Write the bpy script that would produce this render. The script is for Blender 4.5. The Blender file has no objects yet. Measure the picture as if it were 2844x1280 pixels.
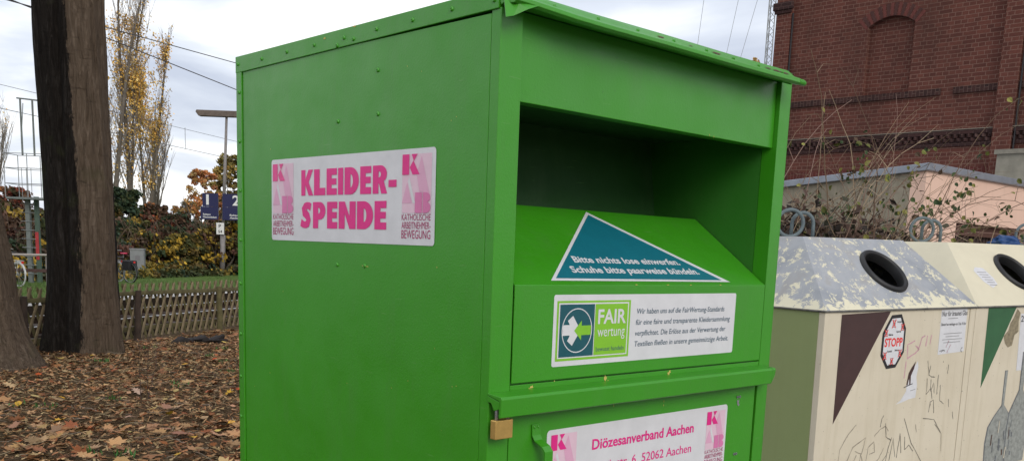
import bpy, bmesh, math, random
from mathutils import Vector, Matrix, noise
random.seed(7)
R = math.radians
sc = bpy.context.scene
COL = sc.collection

# ------------------------------------------------------------------ camera (solved from the photograph's vanishing points)
FPX, CY, PIT, ROLL = 2620.0, 1129.7, .1664, .0376
EYE = Vector((0, 0, 1.6))
FW = Vector((0, math.cos(PIT), -math.sin(PIT)))
r0 = Vector((1, 0, 0)); u0 = r0.cross(FW)
RT = r0*math.cos(ROLL) + u0*math.sin(ROLL)
UP = -r0*math.sin(ROLL) + u0*math.cos(ROLL)
cd = bpy.data.cameras.new('camera'); cam = bpy.data.objects.new('camera', cd); COL.objects.link(cam)
cd.sensor_width = 36; cd.lens = FPX/2844*36; cd.shift_y = (CY-640)/2844
cd.clip_start = .05; cd.clip_end = 2000
M = Matrix.Identity(4)
for i in range(3):
    M[i][0] = RT[i]; M[i][1] = UP[i]; M[i][2] = -FW[i]; M[i][3] = EYE[i]
cam.matrix_world = M; sc.camera = cam

def ray(x, y): return FW + RT*((x-1422)/FPX) - UP*((y-CY)/FPX)
def at_y(x, y, Y): d = ray(x, y); return EYE + d*(Y/d.y)      # a place at a known distance
def on_plane(x, y, P0, n): d = ray(x, y); return EYE + d*((P0-EYE).dot(n)/d.dot(n))

# ------------------------------------------------------------------ mesh helpers
def tag(o, label=None, cat=None, group=None, kind=None):
    if label: o['label'] = label
    if cat: o['category'] = cat
    if group: o['group'] = group
    if kind: o['kind'] = kind
    return o
def empty(name, loc=(0, 0, 0), rz=0, label=None, cat=None, group=None):
    o = bpy.data.objects.new(name, None); COL.objects.link(o)
    o.location = loc; o.rotation_euler = (0, 0, rz); o.empty_display_size = .1
    return tag(o, label, cat, group)

class MB:
    def __init__(s): s.v = []; s.f = []; s.m = []; s.c = []
    def add(s, vs, fs, m=0, col=None):
        b = len(s.v); s.v += [tuple(v) for v in vs]; s.f += [[i+b for i in f] for f in fs]; s.m += [m]*len(fs)
        if col is not None: s.c += [col]*len(vs)
        return s
    def box(s, x0, x1, y0, y1, z0, z1, m=0):
        return s.add([(x0,y0,z0),(x1,y0,z0),(x1,y1,z0),(x0,y1,z0),(x0,y0,z1),(x1,y0,z1),(x1,y1,z1),(x0,y1,z1)],
            [(0,3,2,1),(4,5,6,7),(0,1,5,4),(1,2,6,5),(2,3,7,6),(3,0,4,7)], m)
    def quad(s, a, b, c, d, m=0): return s.add([a,b,c,d], [(0,1,2,3)], m)
    def obox(s, c, ax, ay, az, m=0):      # centre and three half vectors
        c, ax, ay, az = map(Vector, (c, ax, ay, az)); vs = []
        for k in (-1, 1):
            for i, j in ((-1,-1),(1,-1),(1,1),(-1,1)): vs.append(c+ax*i+ay*j+az*k)
        return s.add(vs, [(0,3,2,1),(4,5,6,7),(0,1,5,4),(1,2,6,5),(2,3,7,6),(3,0,4,7)], m)
    def tube(s, pts, r, n=8, m=0, closed=False, col=None, caps=True):
        pts = [Vector(p) for p in pts]; N = len(pts); rs = r if isinstance(r, (list, tuple)) else [r]*N
        vs = []; fs = []; prev = None
        for i, p in enumerate(pts):
            if closed: t = pts[(i+1)%N]-pts[i-1]
            else: t = pts[min(i+1, N-1)]-pts[max(i-1, 0)]
            if t.length < 1e-9: t = Vector((0,0,1))
            t.normalize()
            if prev is None:
                a = t.cross(Vector((0,0,1)))
                if a.length < .1: a = t.cross(Vector((1,0,0)))
            else:
                a = prev - t*prev.dot(t)
                if a.length < 1e-6: a = t.orthogonal()
            a.normalize(); b = t.cross(a); prev = a
            for k in range(n):
                w = 2*math.pi*k/n; vs.append(p + (a*math.cos(w)+b*math.sin(w))*rs[i])
        for i in range(N if closed else N-1):
            j = (i+1)%N
            for k in range(n): fs.append((i*n+k, i*n+(k+1)%n, j*n+(k+1)%n, j*n+k))
        if caps and not closed and n > 2: fs.append(tuple(range(n-1, -1, -1))); fs.append(tuple((N-1)*n+k for k in range(n)))
        return s.add(vs, fs, m, col)
    def prism(s, poly, axis, a, b, m=0):   # poly in the two other axes, swept from a to b along axis
        def P(p, t):
            if axis == 0: return (t, p[0], p[1])
            if axis == 1: return (p[0], t, p[1])
            return (p[0], p[1], t)
        n = len(poly); vs = [P(p, a) for p in poly]+[P(p, b) for p in poly]
        fs = [(i, (i+1)%n, n+(i+1)%n, n+i) for i in range(n)]+[tuple(range(n-1,-1,-1)), tuple(range(n, 2*n))]
        return s.add(vs, fs, m)
    def build(s, name, mats, parent=None, smooth=False, bevel=0, seg=2, fixn=True):
        me = bpy.data.meshes.new(name); me.from_pydata(s.v, [], s.f); me.update()
        if not isinstance(mats, (list, tuple)): mats = [mats]
        for mt in mats: me.materials.append(mt)
        me.polygons.foreach_set('material_index', s.m)
        if s.c:
            at = me.color_attributes.new('col', 'FLOAT_COLOR', 'POINT')
            at.data.foreach_set('color', [x for c in s.c for x in (c[0], c[1], c[2], 1)])
        if fixn or bevel:
            bm = bmesh.new(); bm.from_mesh(me)
            if fixn: bmesh.ops.recalc_face_normals(bm, faces=bm.faces)
            if bevel:
                es = [e for e in bm.edges if len(e.link_faces) == 2 and e.calc_face_angle(0) > .5]
                bmesh.ops.bevel(bm, geom=es, offset=bevel, segments=seg, profile=.6, affect='EDGES', clamp_overlap=True)
            bm.to_mesh(me); bm.free()
        if smooth:
            me.polygons.foreach_set('use_smooth', [True]*len(me.polygons))
        o = bpy.data.objects.new(name, me); COL.objects.link(o)
        if parent: o.parent = parent
        return o

# ------------------------------------------------------------------ materials
def lin(r, g, b):
    f = lambda c: (c/255/12.92) if c/255 <= .04045 else ((c/255+.055)/1.055)**2.4
    return (f(r), f(g), f(b))
class NT:
    def __init__(s, name):
        s.mat = bpy.data.materials.new(name); s.mat.use_nodes = True; s.t = s.mat.node_tree; s.n = s.t.nodes
        s.b = s.n['Principled BSDF']
    def node(s, typ, **kw):
        nd = s.n.new(typ)
        for k, v in kw.items():
            if hasattr(nd, k): setattr(nd, k, v)
            else: nd.inputs[k].default_value = v
        return nd
    def link(s, a, b): s.t.links.new(a, b)
    def coord(s, which='Object'): return s.node('ShaderNodeTexCoord').outputs[which]
    def noise(s, vec, scale, detail=4, rough=.6, dist=0):
        n = s.node('ShaderNodeTexNoise'); n.inputs['Scale'].default_value = scale; n.inputs['Detail'].default_value = detail
        n.inputs['Roughness'].default_value = rough; n.inputs['Distortion'].default_value = dist; s.link(vec, n.inputs['Vector']); return n.outputs['Fac']
    def ramp(s, fac, stops):
        n = s.node('ShaderNodeValToRGB'); e = n.color_ramp.elements
        while len(e) < len(stops): e.new(.5)
        for i, (p, c) in enumerate(stops):
            e[i].position = p; e[i].color = (*(c if hasattr(c, '__len__') else (c, c, c)), 1)
        s.link(fac, n.inputs[0]); return n.outputs[0]
    def mix(s, fac, a, b, typ='MIX'):
        n = s.node('ShaderNodeMix', data_type='RGBA', blend_type=typ)
        for v, i in ((fac, 0), (a, 6), (b, 7)):
            if hasattr(v, 'links'): s.link(v, n.inputs[i])
            elif i == 0: n.inputs[0].default_value = v
            else: n.inputs[i].default_value = (*v, 1)
        return n.outputs[2]
    def scale(s, vec, sx, sy, sz, rot=(0,0,0)):
        n = s.node('ShaderNodeMapping'); n.inputs['Scale'].default_value = (sx, sy, sz); n.inputs['Rotation'].default_value = rot
        s.link(vec, n.inputs['Vector']); return n.outputs[0]
    def bump(s, h, strength=.3, dist=.01, prev=None):
        n = s.node('ShaderNodeBump'); n.inputs['Strength'].default_value = strength; n.inputs['Distance'].default_value = dist
        s.link(h, n.inputs['Height'])
        if prev is not None: s.link(prev, n.inputs['Normal'])
        return n.outputs[0]
    def done(s, col=None, rough=None, normal=None, metal=None, spec=None):
        for v, k in ((col, 'Base Color'), (rough, 'Roughness'), (normal, 'Normal'), (metal, 'Metallic'), (spec, 'Specular IOR Level')):
            if v is None: continue
            if hasattr(v, 'links'): s.link(v, s.b.inputs[k])
            else: s.b.inputs[k].default_value = (*v, 1) if hasattr(v, '__len__') else v
        return s.mat
def plain(name, c, rough=.6, metal=0, var=.12, vs=6, bs=0, bscale=40, bd=.004, spec=None):
    t = NT(name); v = t.coord()
    f = t.ramp(t.noise(v, vs, 5), [(.3, tuple(x*(1-var) for x in c)), (.7, tuple(min(1, x*(1+var)) for x in c))])
    nm = t.bump(t.noise(v, bscale, 4), bs, bd) if bs else None
    return t.done(f, rough, nm, metal, spec)
def vcol(name, rough=.7, trans=0, spec=.3):
    t = NT(name); a = t.node('ShaderNodeVertexColor', layer_name='col'); t.done(a.outputs[0], rough, spec=spec)
    return t.mat

def green_paint(name, base=(.040, .275, .008), rough=.38, dirt=.5, coat=.12):
    t = NT(name); v = t.coord()
    big = t.noise(v, 2.2, 3); sp = t.noise(v, 170, 2, .5)
    c = t.ramp(big, [(.3, tuple(x*.93 for x in base)), (.7, tuple(x*1.05 for x in base))])
    speck = t.ramp(sp, [(.70, 0.), (.76, dirt)])
    c = t.mix(speck, c, (.03, .12, .02))
    grime = t.ramp(t.noise(t.scale(v, 3, 3, .6), 4, 6, .7), [(.52, 0.), (.8, .22)])
    c = t.mix(grime, c, (.09, .17, .06))
    b = t.bump(t.noise(v, 240, 2), .10, .002); b = t.bump(t.noise(v, 3.0, 2), .20, .014, b); b = t.bump(t.noise(v, 16, 3), .12, .004, b)
    sc_ = t.ramp(t.noise(t.scale(v, 9, 9, 120, (.5,.3,.2)), 1.4, 3, .5), [(.715, 0.), (.735, .30)])
    c = t.mix(sc_, c, (.13,.30,.08))
    b = t.bump(sp, .10, .003, b)
    rg = t.ramp(t.noise(v, 9, 5), [(.3, rough*.85), (.7, rough*1.25)])
    t.b.inputs['Coat Weight'].default_value = coat; t.b.inputs['Coat Roughness'].default_value = .22
    return t.done(c, rg, b, spec=.5)
GREEN = green_paint('green_paint')
GREEN_IN_SHADE = green_paint('green_paint_inside_shade', (.014, .085, .010), .6, coat=0)  # darker copy of the green, the cavity's shade put into its colour
GREEN_SIDE_SHADE = green_paint('green_paint_chute_side_shade', (.030, .18, .016), .5, coat=0)  # same green darkened less, shade of the chute's side wall in the colour
def brick_mat(name, c1, c2, mortar, vert=False, k=1.0):
    t = NT(name); co = t.coord(); s = t.node('ShaderNodeSeparateXYZ'); t.link(co, s.inputs[0])
    ad = t.node('ShaderNodeMath', operation='ADD'); t.link(s.outputs[0], ad.inputs[0]); t.link(s.outputs[1], ad.inputs[1])
    cb = t.node('ShaderNodeCombineXYZ')
    t.link(ad.outputs[0], cb.inputs[1 if vert else 0]); t.link(s.outputs[2], cb.inputs[0 if vert else 1])
    wob = t.noise(co, 3, 2); 
    wv = t.node('ShaderNodeVectorMath', operation='MULTIPLY_ADD'); w3 = t.node('ShaderNodeCombineXYZ')
    t.link(wob, w3.inputs[1]); t.link(wob, w3.inputs[0]); t.link(w3.outputs[0], wv.inputs[0]); wv.inputs[1].default_value = (.012, .012, 0); t.link(cb.outputs[0], wv.inputs[2])
    b = t.node('ShaderNodeTexBrick'); t.link(wv.outputs[0], b.inputs['Vector'])
    b.offset = .5; b.squash = .5; b.squash_frequency = 2
    for k_, v_ in {'Color1': (*c1, 1), 'Color2': (*c2, 1), 'Mortar': (*mortar, 1), 'Scale': 1.0, 'Mortar Size': .0065, 'Mortar Smooth': .2, 'Bias': -.1, 'Brick Width': .25*k, 'Row Height': .077*k}.items(): b.inputs[k_].default_value = v_
    st = t.ramp(t.noise(t.scale(co, 1, 1, .5), .9, 6, .65), [(.46, 0.), (.72, .5)])
    c = t.mix(st, b.outputs[0], (.028, .018, .014))
    c = t.mix(t.ramp(t.noise(co, 22, 4), [(.3, 0.), (.75, .35)]), c, (.06, .02, .017))
    inv = t.node('ShaderNodeMath', operation='SUBTRACT'); inv.inputs[0].default_value = 1; t.link(b.outputs['Fac'], inv.inputs[1])
    nm = t.bump(inv.outputs[0], .6, .01); nm = t.bump(t.noise(co, 60, 4), .3, .005, nm)
    return t.done(c, .9, nm, spec=.25)
BRICK = brick_mat('dark_red_brick', lin(110, 66, 56), lin(88, 52, 45), lin(132, 102, 90))
BRICK_OLD = brick_mat('blackened_brick', lin(66, 46, 44), lin(48, 36, 36), lin(92, 72, 68))
BRICK_SOLD = brick_mat('blackened_soldier_brick', lin(68, 46, 43), lin(46, 35, 34), lin(98, 78, 72), vert=True)
def bark_mat():
    t = NT('bark'); co = t.coord(); v = t.scale(co, 8, 8, 1.1)
    n1 = t.noise(v, 2.6, 9, .75, 1.2); n2 = t.noise(co, 2.5, 4)
    c = t.ramp(n1, [(.30, (.028, .019, .013)), (.42, (.092, .066, .046)), (.56, (.135, .100, .072)), (.74, (.225, .175, .135))])
    cr = t.ramp(t.noise(t.scale(co, 3, 3, 26), 1.6, 5, .7, .5), [(.60, 0.), (.72, .5)]); c = t.mix(cr, c, (.05,.037,.03))
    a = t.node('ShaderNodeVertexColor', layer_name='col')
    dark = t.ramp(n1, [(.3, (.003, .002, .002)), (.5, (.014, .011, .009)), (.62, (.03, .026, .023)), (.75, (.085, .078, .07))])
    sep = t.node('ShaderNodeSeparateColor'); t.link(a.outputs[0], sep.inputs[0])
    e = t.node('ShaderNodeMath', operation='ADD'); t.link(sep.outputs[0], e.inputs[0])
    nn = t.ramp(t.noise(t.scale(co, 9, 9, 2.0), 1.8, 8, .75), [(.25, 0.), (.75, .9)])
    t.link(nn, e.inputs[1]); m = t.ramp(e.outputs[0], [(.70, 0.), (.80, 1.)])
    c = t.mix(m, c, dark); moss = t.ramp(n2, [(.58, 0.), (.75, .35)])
    gm = t.mix(moss, c, (.05, .06, .02))
    nm = t.bump(n1, 1.0, .05); nm = t.bump(cr, .8, -.02, nm); nm = t.bump(t.noise(co, 45, 5), .6, .012, nm)
    return t.done(gm, .95, nm, spec=.15)
BARK = bark_mat()
METAL = plain('galvanised_steel', (.28, .29, .29), .5, .4, .15, 20, .2, 60)
DARK = plain('dark_rubber', (.012, .012, .013), .5, 0, .2, 12, .1, 80)
BLACKHOLE = plain('inside_shade', (.01, .01, .01), .8)
WOOD = plain('weathered_mossy_wood', lin(122, 108, 84), .9, 0, .3, 9, .5, 60)
WOODDK = plain('dark_weathered_wood', lin(62, 50, 42), .9, 0, .3, 9, .5, 60)
WOODGR = plain('green_mossy_wood', lin(94, 88, 58), .95, 0, .35, 8, .5, 50)
WHITE = plain('white_paint', (.72, .72, .70), .6, 0, .06, 20)
CHIP = plain('yellow_chipped_primer', (.55, .45, .12), .8)
RUST = plain('rust', (.09, .045, .03), .9, 0, .4, 200)
LEAF = vcol('leaf_colours', .75)
LITTER = vcol('litter_colours', .85, spec=.15)

# ------------------------------------------------------------------ flat lettering and stickers
_cache = {}
def text_mesh(s, bold=0, shear=0):
    k = (s, bold, shear)
    if k not in _cache:
        cu = bpy.data.curves.new('t', 'FONT'); cu.body = s; cu.size = 1; cu.offset = bold; cu.shear = shear; cu.resolution_u = 3
        ob = bpy.data.objects.new('t', cu); COL.objects.link(ob)
        bpy.context.view_layer.update()
        me = bpy.data.meshes.new_from_object(ob.evaluated_get(bpy.context.evaluated_depsgraph_get()))
        vs = [(v.co.x, v.co.y) for v in me.vertices]; fs = [tuple(p.vertices) for p in me.polygons]
        bpy.data.objects.remove(ob); bpy.data.meshes.remove(me)
        _cache[k] = (vs, fs)
    return _cache[k]
def rrect(x0, x1, y0, y1, r, n=5):
    p = []
    for cx, cy, a in ((x1-r, y0+r, -90), (x1-r, y1-r, 0), (x0+r, y1-r, 90), (x0+r, y0+r, 180)):
        for i in range(n+1):
            w = R(a+90*i/n); p.append((cx+r*math.cos(w), cy+r*math.sin(w)))
    return p
def circ(cx, cy, rx, ry=None, n=36): ry = ry or rx; return [(cx+rx*math.cos(2*math.pi*i/n), cy+ry*math.sin(2*math.pi*i/n)) for i in range(n)]
def rect(x0, x1, y0, y1): return [(x0,y0),(x1,y0),(x1,y1),(x0,y1)]
def arc(cx, cy, rx, ry, a0, a1, n=10): return [(cx+rx*math.cos(R(a0+(a1-a0)*i/n)), cy+ry*math.sin(R(a0+(a1-a0)*i/n))) for i in range(n+1)]
def stroke(pts, w):
    L = []; Rr = []
    for i, p in enumerate(pts):
        a = pts[max(i-1, 0)]; b = pts[min(i+1, len(pts)-1)]; dx, dy = b[0]-a[0], b[1]-a[1]; l = math.hypot(dx, dy) or 1
        ww = w[i] if isinstance(w, (list, tuple)) else w
        L.append((p[0]-dy/l*ww/2, p[1]+dx/l*ww/2)); Rr.append((p[0]+dy/l*ww/2, p[1]-dx/l*ww/2))
    return L, Rr
class Decal:
    def __init__(s, O, U, V, N, eps=.0004): s.O, s.U, s.V, s.N, s.eps = Vector(O), Vector(U), Vector(V), Vector(N), eps; s.mb = MB(); s.mats = []; s.l = 1
    def P(s, u, v, l): return s.O + s.U*u + s.V*v + s.N*(l*s.eps)
    def mi(s, m):
        if m not in s.mats: s.mats.append(m)
        return s.mats.index(m)
    def poly(s, loops, m, l):
        if not isinstance(loops[0][0], (list, tuple)): loops = [loops]
        bm = bmesh.new()
        for lp in loops:
            vs = [bm.verts.new((x, y, 0)) for x, y in lp]
            for i in range(len(vs)): bm.edges.new((vs[i], vs[(i+1) % len(vs)]))
        bmesh.ops.triangle_fill(bm, use_beauty=True, use_dissolve=False, edges=bm.edges[:], normal=(0, 0, 1))
        bm.verts.index_update(); vs = [(v.co.x, v.co.y) for v in bm.verts]
        fs = [[v.index for v in f.verts] for f in bm.faces]; bm.free(); s.raw(vs, fs, m, l)
    def raw(s, vs, fs, m, l):
        flip = s.U.cross(s.V).dot(s.N) < 0; out = []
        for f in fs:
            ar = sum(vs[f[i]][0]*vs[f[(i+1) % len(f)]][1]-vs[f[(i+1) % len(f)]][0]*vs[f[i]][1] for i in range(len(f)))
            f = list(f)
            if (ar < 0) != flip: f.reverse()
            out.append(f)
        s.mb.add([s.P(u, v, l) for u, v in vs], out, s.mi(m))
    def text(s, t, u0, u1, v0, v1, m, l, bold=0, shear=0, slope=0, ref=None):
        vs, fs = text_mesh(t, bold, shear)
        rx = [x for x, y in vs]; ry = [y for x, y in (text_mesh(ref, bold, 0)[0] if ref else vs)]
        a, b = min(rx), max(rx); c, d = min(ry), max(ry)
        if ref: c = 0
        s.raw([(u0+(x-a)/(b-a)*(u1-u0), v0+(y-c)/(d-c)*(v1-v0)+slope*((x-a)/(b-a))) for x, y in vs], fs, m, l)
    def line(s, pts, w, m, l):
        L, Rr = stroke(pts, w); n = len(pts)
        s.raw(L+Rr, [(i, i+1, n+i+1, n+i) for i in range(n-1)], m, l)
    def build(s, name, parent): return s.mb.build(name, s.mats, parent, fixn=False)
def glyph(ch):    # heavy condensed capitals on a unit square
    q = .30
    if ch == 'K': return [[[(0,0),(.34,0),(.34,.42),(.62,0),(1,0),(.62,.52),(.98,1),(.60,1),(.34,.62),(.34,1),(0,1)]]]
    if ch == 'L': return [[[(0,0),(1,0),(1,.28),(.5,.28),(.5,1),(0,1)]]]
    if ch == 'E': return [[[(0,0),(1,0),(1,.25),(.5,.25),(.5,.385),(.96,.385),(.96,.62),(.5,.62),(.5,.75),(1,.75),(1,1),(0,1)]]]
    if ch in 'I-': return [[rect(0, 1, 0, 1)]]
    if ch == 'D': return [[[(0,0),(.4,0)]+arc(.42,.5,.58,.5,-88,88,16)+[(.4,1),(0,1)], [(.42,.26)]+arc(.44,.5,.15,.24,-85,85,8)+[(.42,.74)]]]
    if ch == 'P': return [[[(0,0),(.42,0),(.42,.33),(.5,.33)]+arc(.55,.665,.45,.335,-88,88,14)+[(.5,1),(0,1)], [(.42,.56)]+arc(.46,.67,.12,.11,-85,85,6)+[(.42,.78)]]]
    if ch == 'R': return [[[(0,0),(.40,0),(.40,.36),(.44,.36),(.60,0),(1,0),(.76,.44)]+arc(.52,.69,.45,.31,-40,88,14)+[(.5,1),(0,1)], [(.40,.58)]+arc(.44,.685,.12,.105,-85,85,6)+[(.40,.79)]]]
    if ch == 'N': return [[[(0,0),(.36,0),(.36,.56),(.64,0),(1,0),(1,1),(.64,1),(.64,.46),(.36,1),(0,1)]]]
    if ch == 'S':
        c = [(.90,.86),(.74,.86),(.60,.86),(.42,.83),(.30,.73),(.34,.62),(.50,.54),(.66,.45),(.74,.33),(.70,.21),(.54,.14),(.36,.14),(.20,.17),(.06,.20)]
        c = [(.93,.80),(.78,.86),(.60,.87),(.42,.83),(.30,.72),(.34,.61),(.50,.54),(.66,.45),(.73,.32),(.66,.19),(.50,.13),(.34,.13),(.20,.16),(.05,.22)]
        L, Rr = stroke(c, [.30,.28,.27,.30,.36,.36,.34,.36,.38,.34,.27,.26,.28,.30]); return [[L+Rr[::-1]]]
def word(d, spec, v0, v1, m, l):
    for ch, a, b in spec:
        for lp in glyph(ch):
            if isinstance(lp[0][0], (int, float)): lp = [lp]
            d.poly([[(a+x*(b-a), v0+y*(v1-v0)) for x, y in L] for L in lp], m, l)
def ink(name, r, g, b, rough=.45): return plain(name, lin(r, g, b), rough, 0, .06, 14, .25, 22, .003)
ST_WHITE = ink('sticker_white_film', 212, 212, 215, .38)
MAG = ink('magenta_ink', 222, 36, 132); MAG_F = ink('faded_magenta_ink', 226, 72, 142); MAG_D = ink('dark_magenta_ink', 170, 40, 100)
PINK1 = ink('pale_pink_ink', 222, 190, 205); PINK2 = ink('light_pink_ink', 218, 165, 192); PINK3 = ink('mid_pink_ink', 212, 120, 168)
TEAL = ink('teal_ink', 10, 105, 120); TEALDK = ink('dark_teal_ink', 14, 82, 92); LIME = ink('lime_ink', 128, 190, 42); SLATE = ink('slate_ink', 55, 85, 105)
INKBLK = ink('black_ink', 35, 33, 36); INKGREY = ink('grey_ink', 120, 118, 120); INKRED = ink('red_ink', 222, 58, 52)

def kab_logo(d, u0, u1, v0, v1, l, fade=False, bottom=True):
    w, h = u1-u0, v1-v0
    X = lambda a: u0+a*w
    Y = lambda a: v0+a*h
    P = lambda pts: [(X(a), Y(b)) for a, b in pts]
    d.poly(P([(0,0),(1,0),(1,1),(0,1)]), PINK1, l)
    d.poly(P([(.62,1.0),(.50,.80),(.30,.60),(.46,.36),(.62,.30),(1,.30),(.98,.36)][:0]+[(.50,.66),(.66,.96),(.98,.22),(.80,.22),(.72,.36),(.60,.36)]), PINK2, l+1)
    d.poly(P([(0,.17),(.34,.17),(.17,.52)]), PINK2, l+1)
    d.poly(P([(.38,.17),(.46,.17),(.25,.62),(.20,.54)]), ST_WHITE, l+1)
    K = MAG_F if fade else MAG
    d.poly(P([(0,.655),(.24,.655),(.24,1),(0,1)]), K, l+2)
    d.poly(P([(.32,1),(.52,1),(.40,.88)]), K, l+2)
    d.poly(P([(.26,.80),(.38,.87),(.58,.655),(.36,.655)][:0]+[(.38,.89),(.26,.78),(.36,.655),(.60,.655)]), K, l+2)
    d.poly(P([(.46,0),(.70,0),(.70,.35),(.46,.35)]), PINK3, l+2)
    d.poly(P([(.73,0)])+[(X(a), Y(b)) for a, b in arc(.83,.095,.16,.095,-80,70,6)+arc(.83,.265,.15,.085,-70,80,6)]+P([(.73,.35)]), PINK3, l+2)
def kab_words(d, u0, u1, rows, l):
    for t, a, b in rows: d.text(t, u0, u1, a, b, MAG_D, l, 0.0)

# ------------------------------------------------------------------ DONATION BOX (local axes: x along the front, y into the depth)
BX, BY, YAW = -.0527, 2.0754, .7611
W, D = 1.15, 1.155
AX = Vector((math.cos(YAW), math.sin(YAW), 0)); AY = Vector((-math.sin(YAW), math.cos(YAW), 0))
box = empty('donation_container', (BX, BY, 0), YAW, 'large green steel clothing donation container with a dark open chute and pink and white stickers', 'donation container')
TOP = 2.128
b = MB()
b.box(.0, .004, .0305, D-.034, .02, 2.086)         # left side sheet
b.box(W-.004, W, .0, D, .02, 2.11)
b.box(.004, W-.004, D-.004, D, .02, 2.11)
b.box(.004, W-.004, .004, D-.004, .02, .06)
b.build('body', GREEN, box, bevel=.0012)
b = MB(); b.box(-.0035, .02, D-.030, D+.002, .0, 2.08); b.build('rear_corner_strip', GREEN, box, bevel=.0015)
b = MB(); b.prism([(.005, 2.092), (D+.004, 2.079), (D+.004, 2.125), (.005, 2.133)], 0, -.004, .02); b.build('roof_side_flange', GREEN, box, bevel=.0016)
# corner posts
b = MB(); b.prism([(.0,-.0),(.064,-.0),(.064,.030),(.058,.030),(.058,.006),(.006,.006),(.006,.03),(.0,.03)], 2, .0, 2.095); 
b.build('corner_post', GREEN, box, bevel=.0028, seg=3)
b = MB(); b.prism([(1.095,-.0),(W,-.0),(W+.0,.03),(1.146,.03),(1.146,.005),(1.100,.005),(1.100,.050),(1.095,.050)], 2, .0, 2.098)
b.build('corner_post', GREEN, box, bevel=.0028, seg=3)
# header
b = MB(); b.prism([(.0145, 2.10), (.0175, 2.10), (.0175, 1.919), (.050, 1.919), (.050, 1.915), (.0140, 1.915)], 0, .0645, 1.0935)
b.build('header_panel', GREEN, box, bevel=.0016)
# cavity
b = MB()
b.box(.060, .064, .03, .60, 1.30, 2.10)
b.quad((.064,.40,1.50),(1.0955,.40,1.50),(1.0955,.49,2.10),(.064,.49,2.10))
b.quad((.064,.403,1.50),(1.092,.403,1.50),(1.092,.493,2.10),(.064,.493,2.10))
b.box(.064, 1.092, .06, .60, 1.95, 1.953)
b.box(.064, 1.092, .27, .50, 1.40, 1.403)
b.build('chute_lining', GREEN_IN_SHADE, box)
b = MB(); b.box(1.0955, 1.0995, .0505, .50, 1.50, 2.10); b.build('chute_side_wall', GREEN_SIDE_SHADE, box)
# flap: sloped top and front sheet
b = MB(); b.prism([(-.001,1.297),(-.001,1.5195),(.268,1.7115),(.270,1.708),(.004,1.517),(.004,1.297)], 0, .068, 1.091)
b.build('chute_flap', GREEN, box, bevel=.0022, seg=3)
b = MB(); b.box(.064, 1.0945, .012, .02, 1.20, 1.50); b.box(.066, 1.0940, .002, .0121, 1.2765, 1.2925)
b.build('cross_member', GREEN, box, bevel=.001)
# door
b = MB(); b.box(.0665, 1.083, .0005, .006, .15, 1.2740); b.build('door', GREEN, box, bevel=.0015)
# locking bar, an angle profile with an end cap and bevelled far end
b = MB()
prof = [(-.0005,1.2815),(-.044,1.2775),(-.0475,1.272),(-.046,1.232),(-.042,1.2295),(-.0385,1.232),(-.040,1.268),(-.0005,1.2765)]
b.prism(prof, 0, -.004, 1.095)
b.prism([(-.0005,1.2755),(-.039,1.2670),(-.0385,1.2500),(-.022,1.2440),(-.012,1.2600),(-.0005,1.2620)], 0, -.0035, -.001)
b.add([(1.095,-.0005,1.2815),(1.095,-.044,1.2775),(1.095,-.0475,1.272),(1.095,-.046,1.232),(1.112,-.0005,1.2815),(1.112,-.044,1.2775),(1.112,-.0475,1.272),(1.112,-.046,1.255),(1.095,-.0005,1.235),(1.110,-.0005,1.255)],
      [(0,1,5,4),(1,2,6,5),(2,3,7,6),(4,5,6,7,9),(3,8,9,7)])
b.build('locking_bar', GREEN, box, bevel=.0012)
# roof sheet and front drip edge
b = MB(); b.add([(-.002,-.02,2.1235),(W-.03,-.02,2.1225),(W+.002,D,2.116),(-.002,D,2.121),(.5,.5,2.138)], [(0,1,4),(1,2,4),(2,3,4),(3,0,4)])
b.box(0, W, 0, D, 2.103, 2.107); b.build('roof', GREEN, box)
b = MB()
lip = [(.0,2.129),(-.020,2.1265),(-.030,2.119),(-.046,2.1045),(-.060,2.102),(-.068,2.096),(-.069,2.088),(-.062,2.083),(-.052,2.084),(-.04,2.090),(.0,2.097),(.004,2.11)]
xs = [-.002,.03,.06,.10,.16,.25,.5,.8,1.092]
def lipf(x):
    k = min(1, max(0, (x-.02)/.14)); out = []
    for i, (y, z) in enumerate(lip):
        if 3 <= i <= 9: z = z + (1-k)*.012 if i > 3 else z; y = y + (1-k)*(.022 if i > 3 else .006)
        out.append((x, y+.0018*math.sin(x*19), z+.0016*math.sin(x*11+1)))
    return out
rings = [lipf(x) for x in xs]; n = len(lip)
b.add([p for r_ in rings for p in r_], [(i*n+k, i*n+(k+1)%n, (i+1)*n+(k+1)%n, (i+1)*n+k) for i in range(len(xs)-1) for k in range(n)]+[tuple(range(n))]+[tuple((len(xs)-1)*n+k for k in range(n))])
b.tube([(1.08,-.060,2.0925),(1.105,-.060,2.092),(1.114,-.060,2.0915)], [.0085,.0085,.0075], 10)
lipo = b.build('drip_edge', GREEN, box, bevel=.0015)
b = MB()
t0 = [(-.003,-.006,2.130),(-.016,-.032,2.067),(-.004,-.042,2.070),(.030,-.050,2.088),(.062,-.052,2.101),(.075,-.040,2.107),(.05,-.022,2.126)]
ctr = (.012,-.040,2.098)
b.add(t0+[ctr], [(i, (i+1)%7, 7) for i in range(7)]); b.add([(x+.001, y+.0025, z+.001) for x, y, z in t0+[ctr]], [((i+1)%7, i, 7) for i in range(7)])
b.add(t0+[(x+.001, y+.0025, z+.001) for x, y, z in t0], [(i, (i+1)%7, 7+(i+1)%7, 7+i) for i in range(7)])
b.build('bent_corner', GREEN, box)
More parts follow.
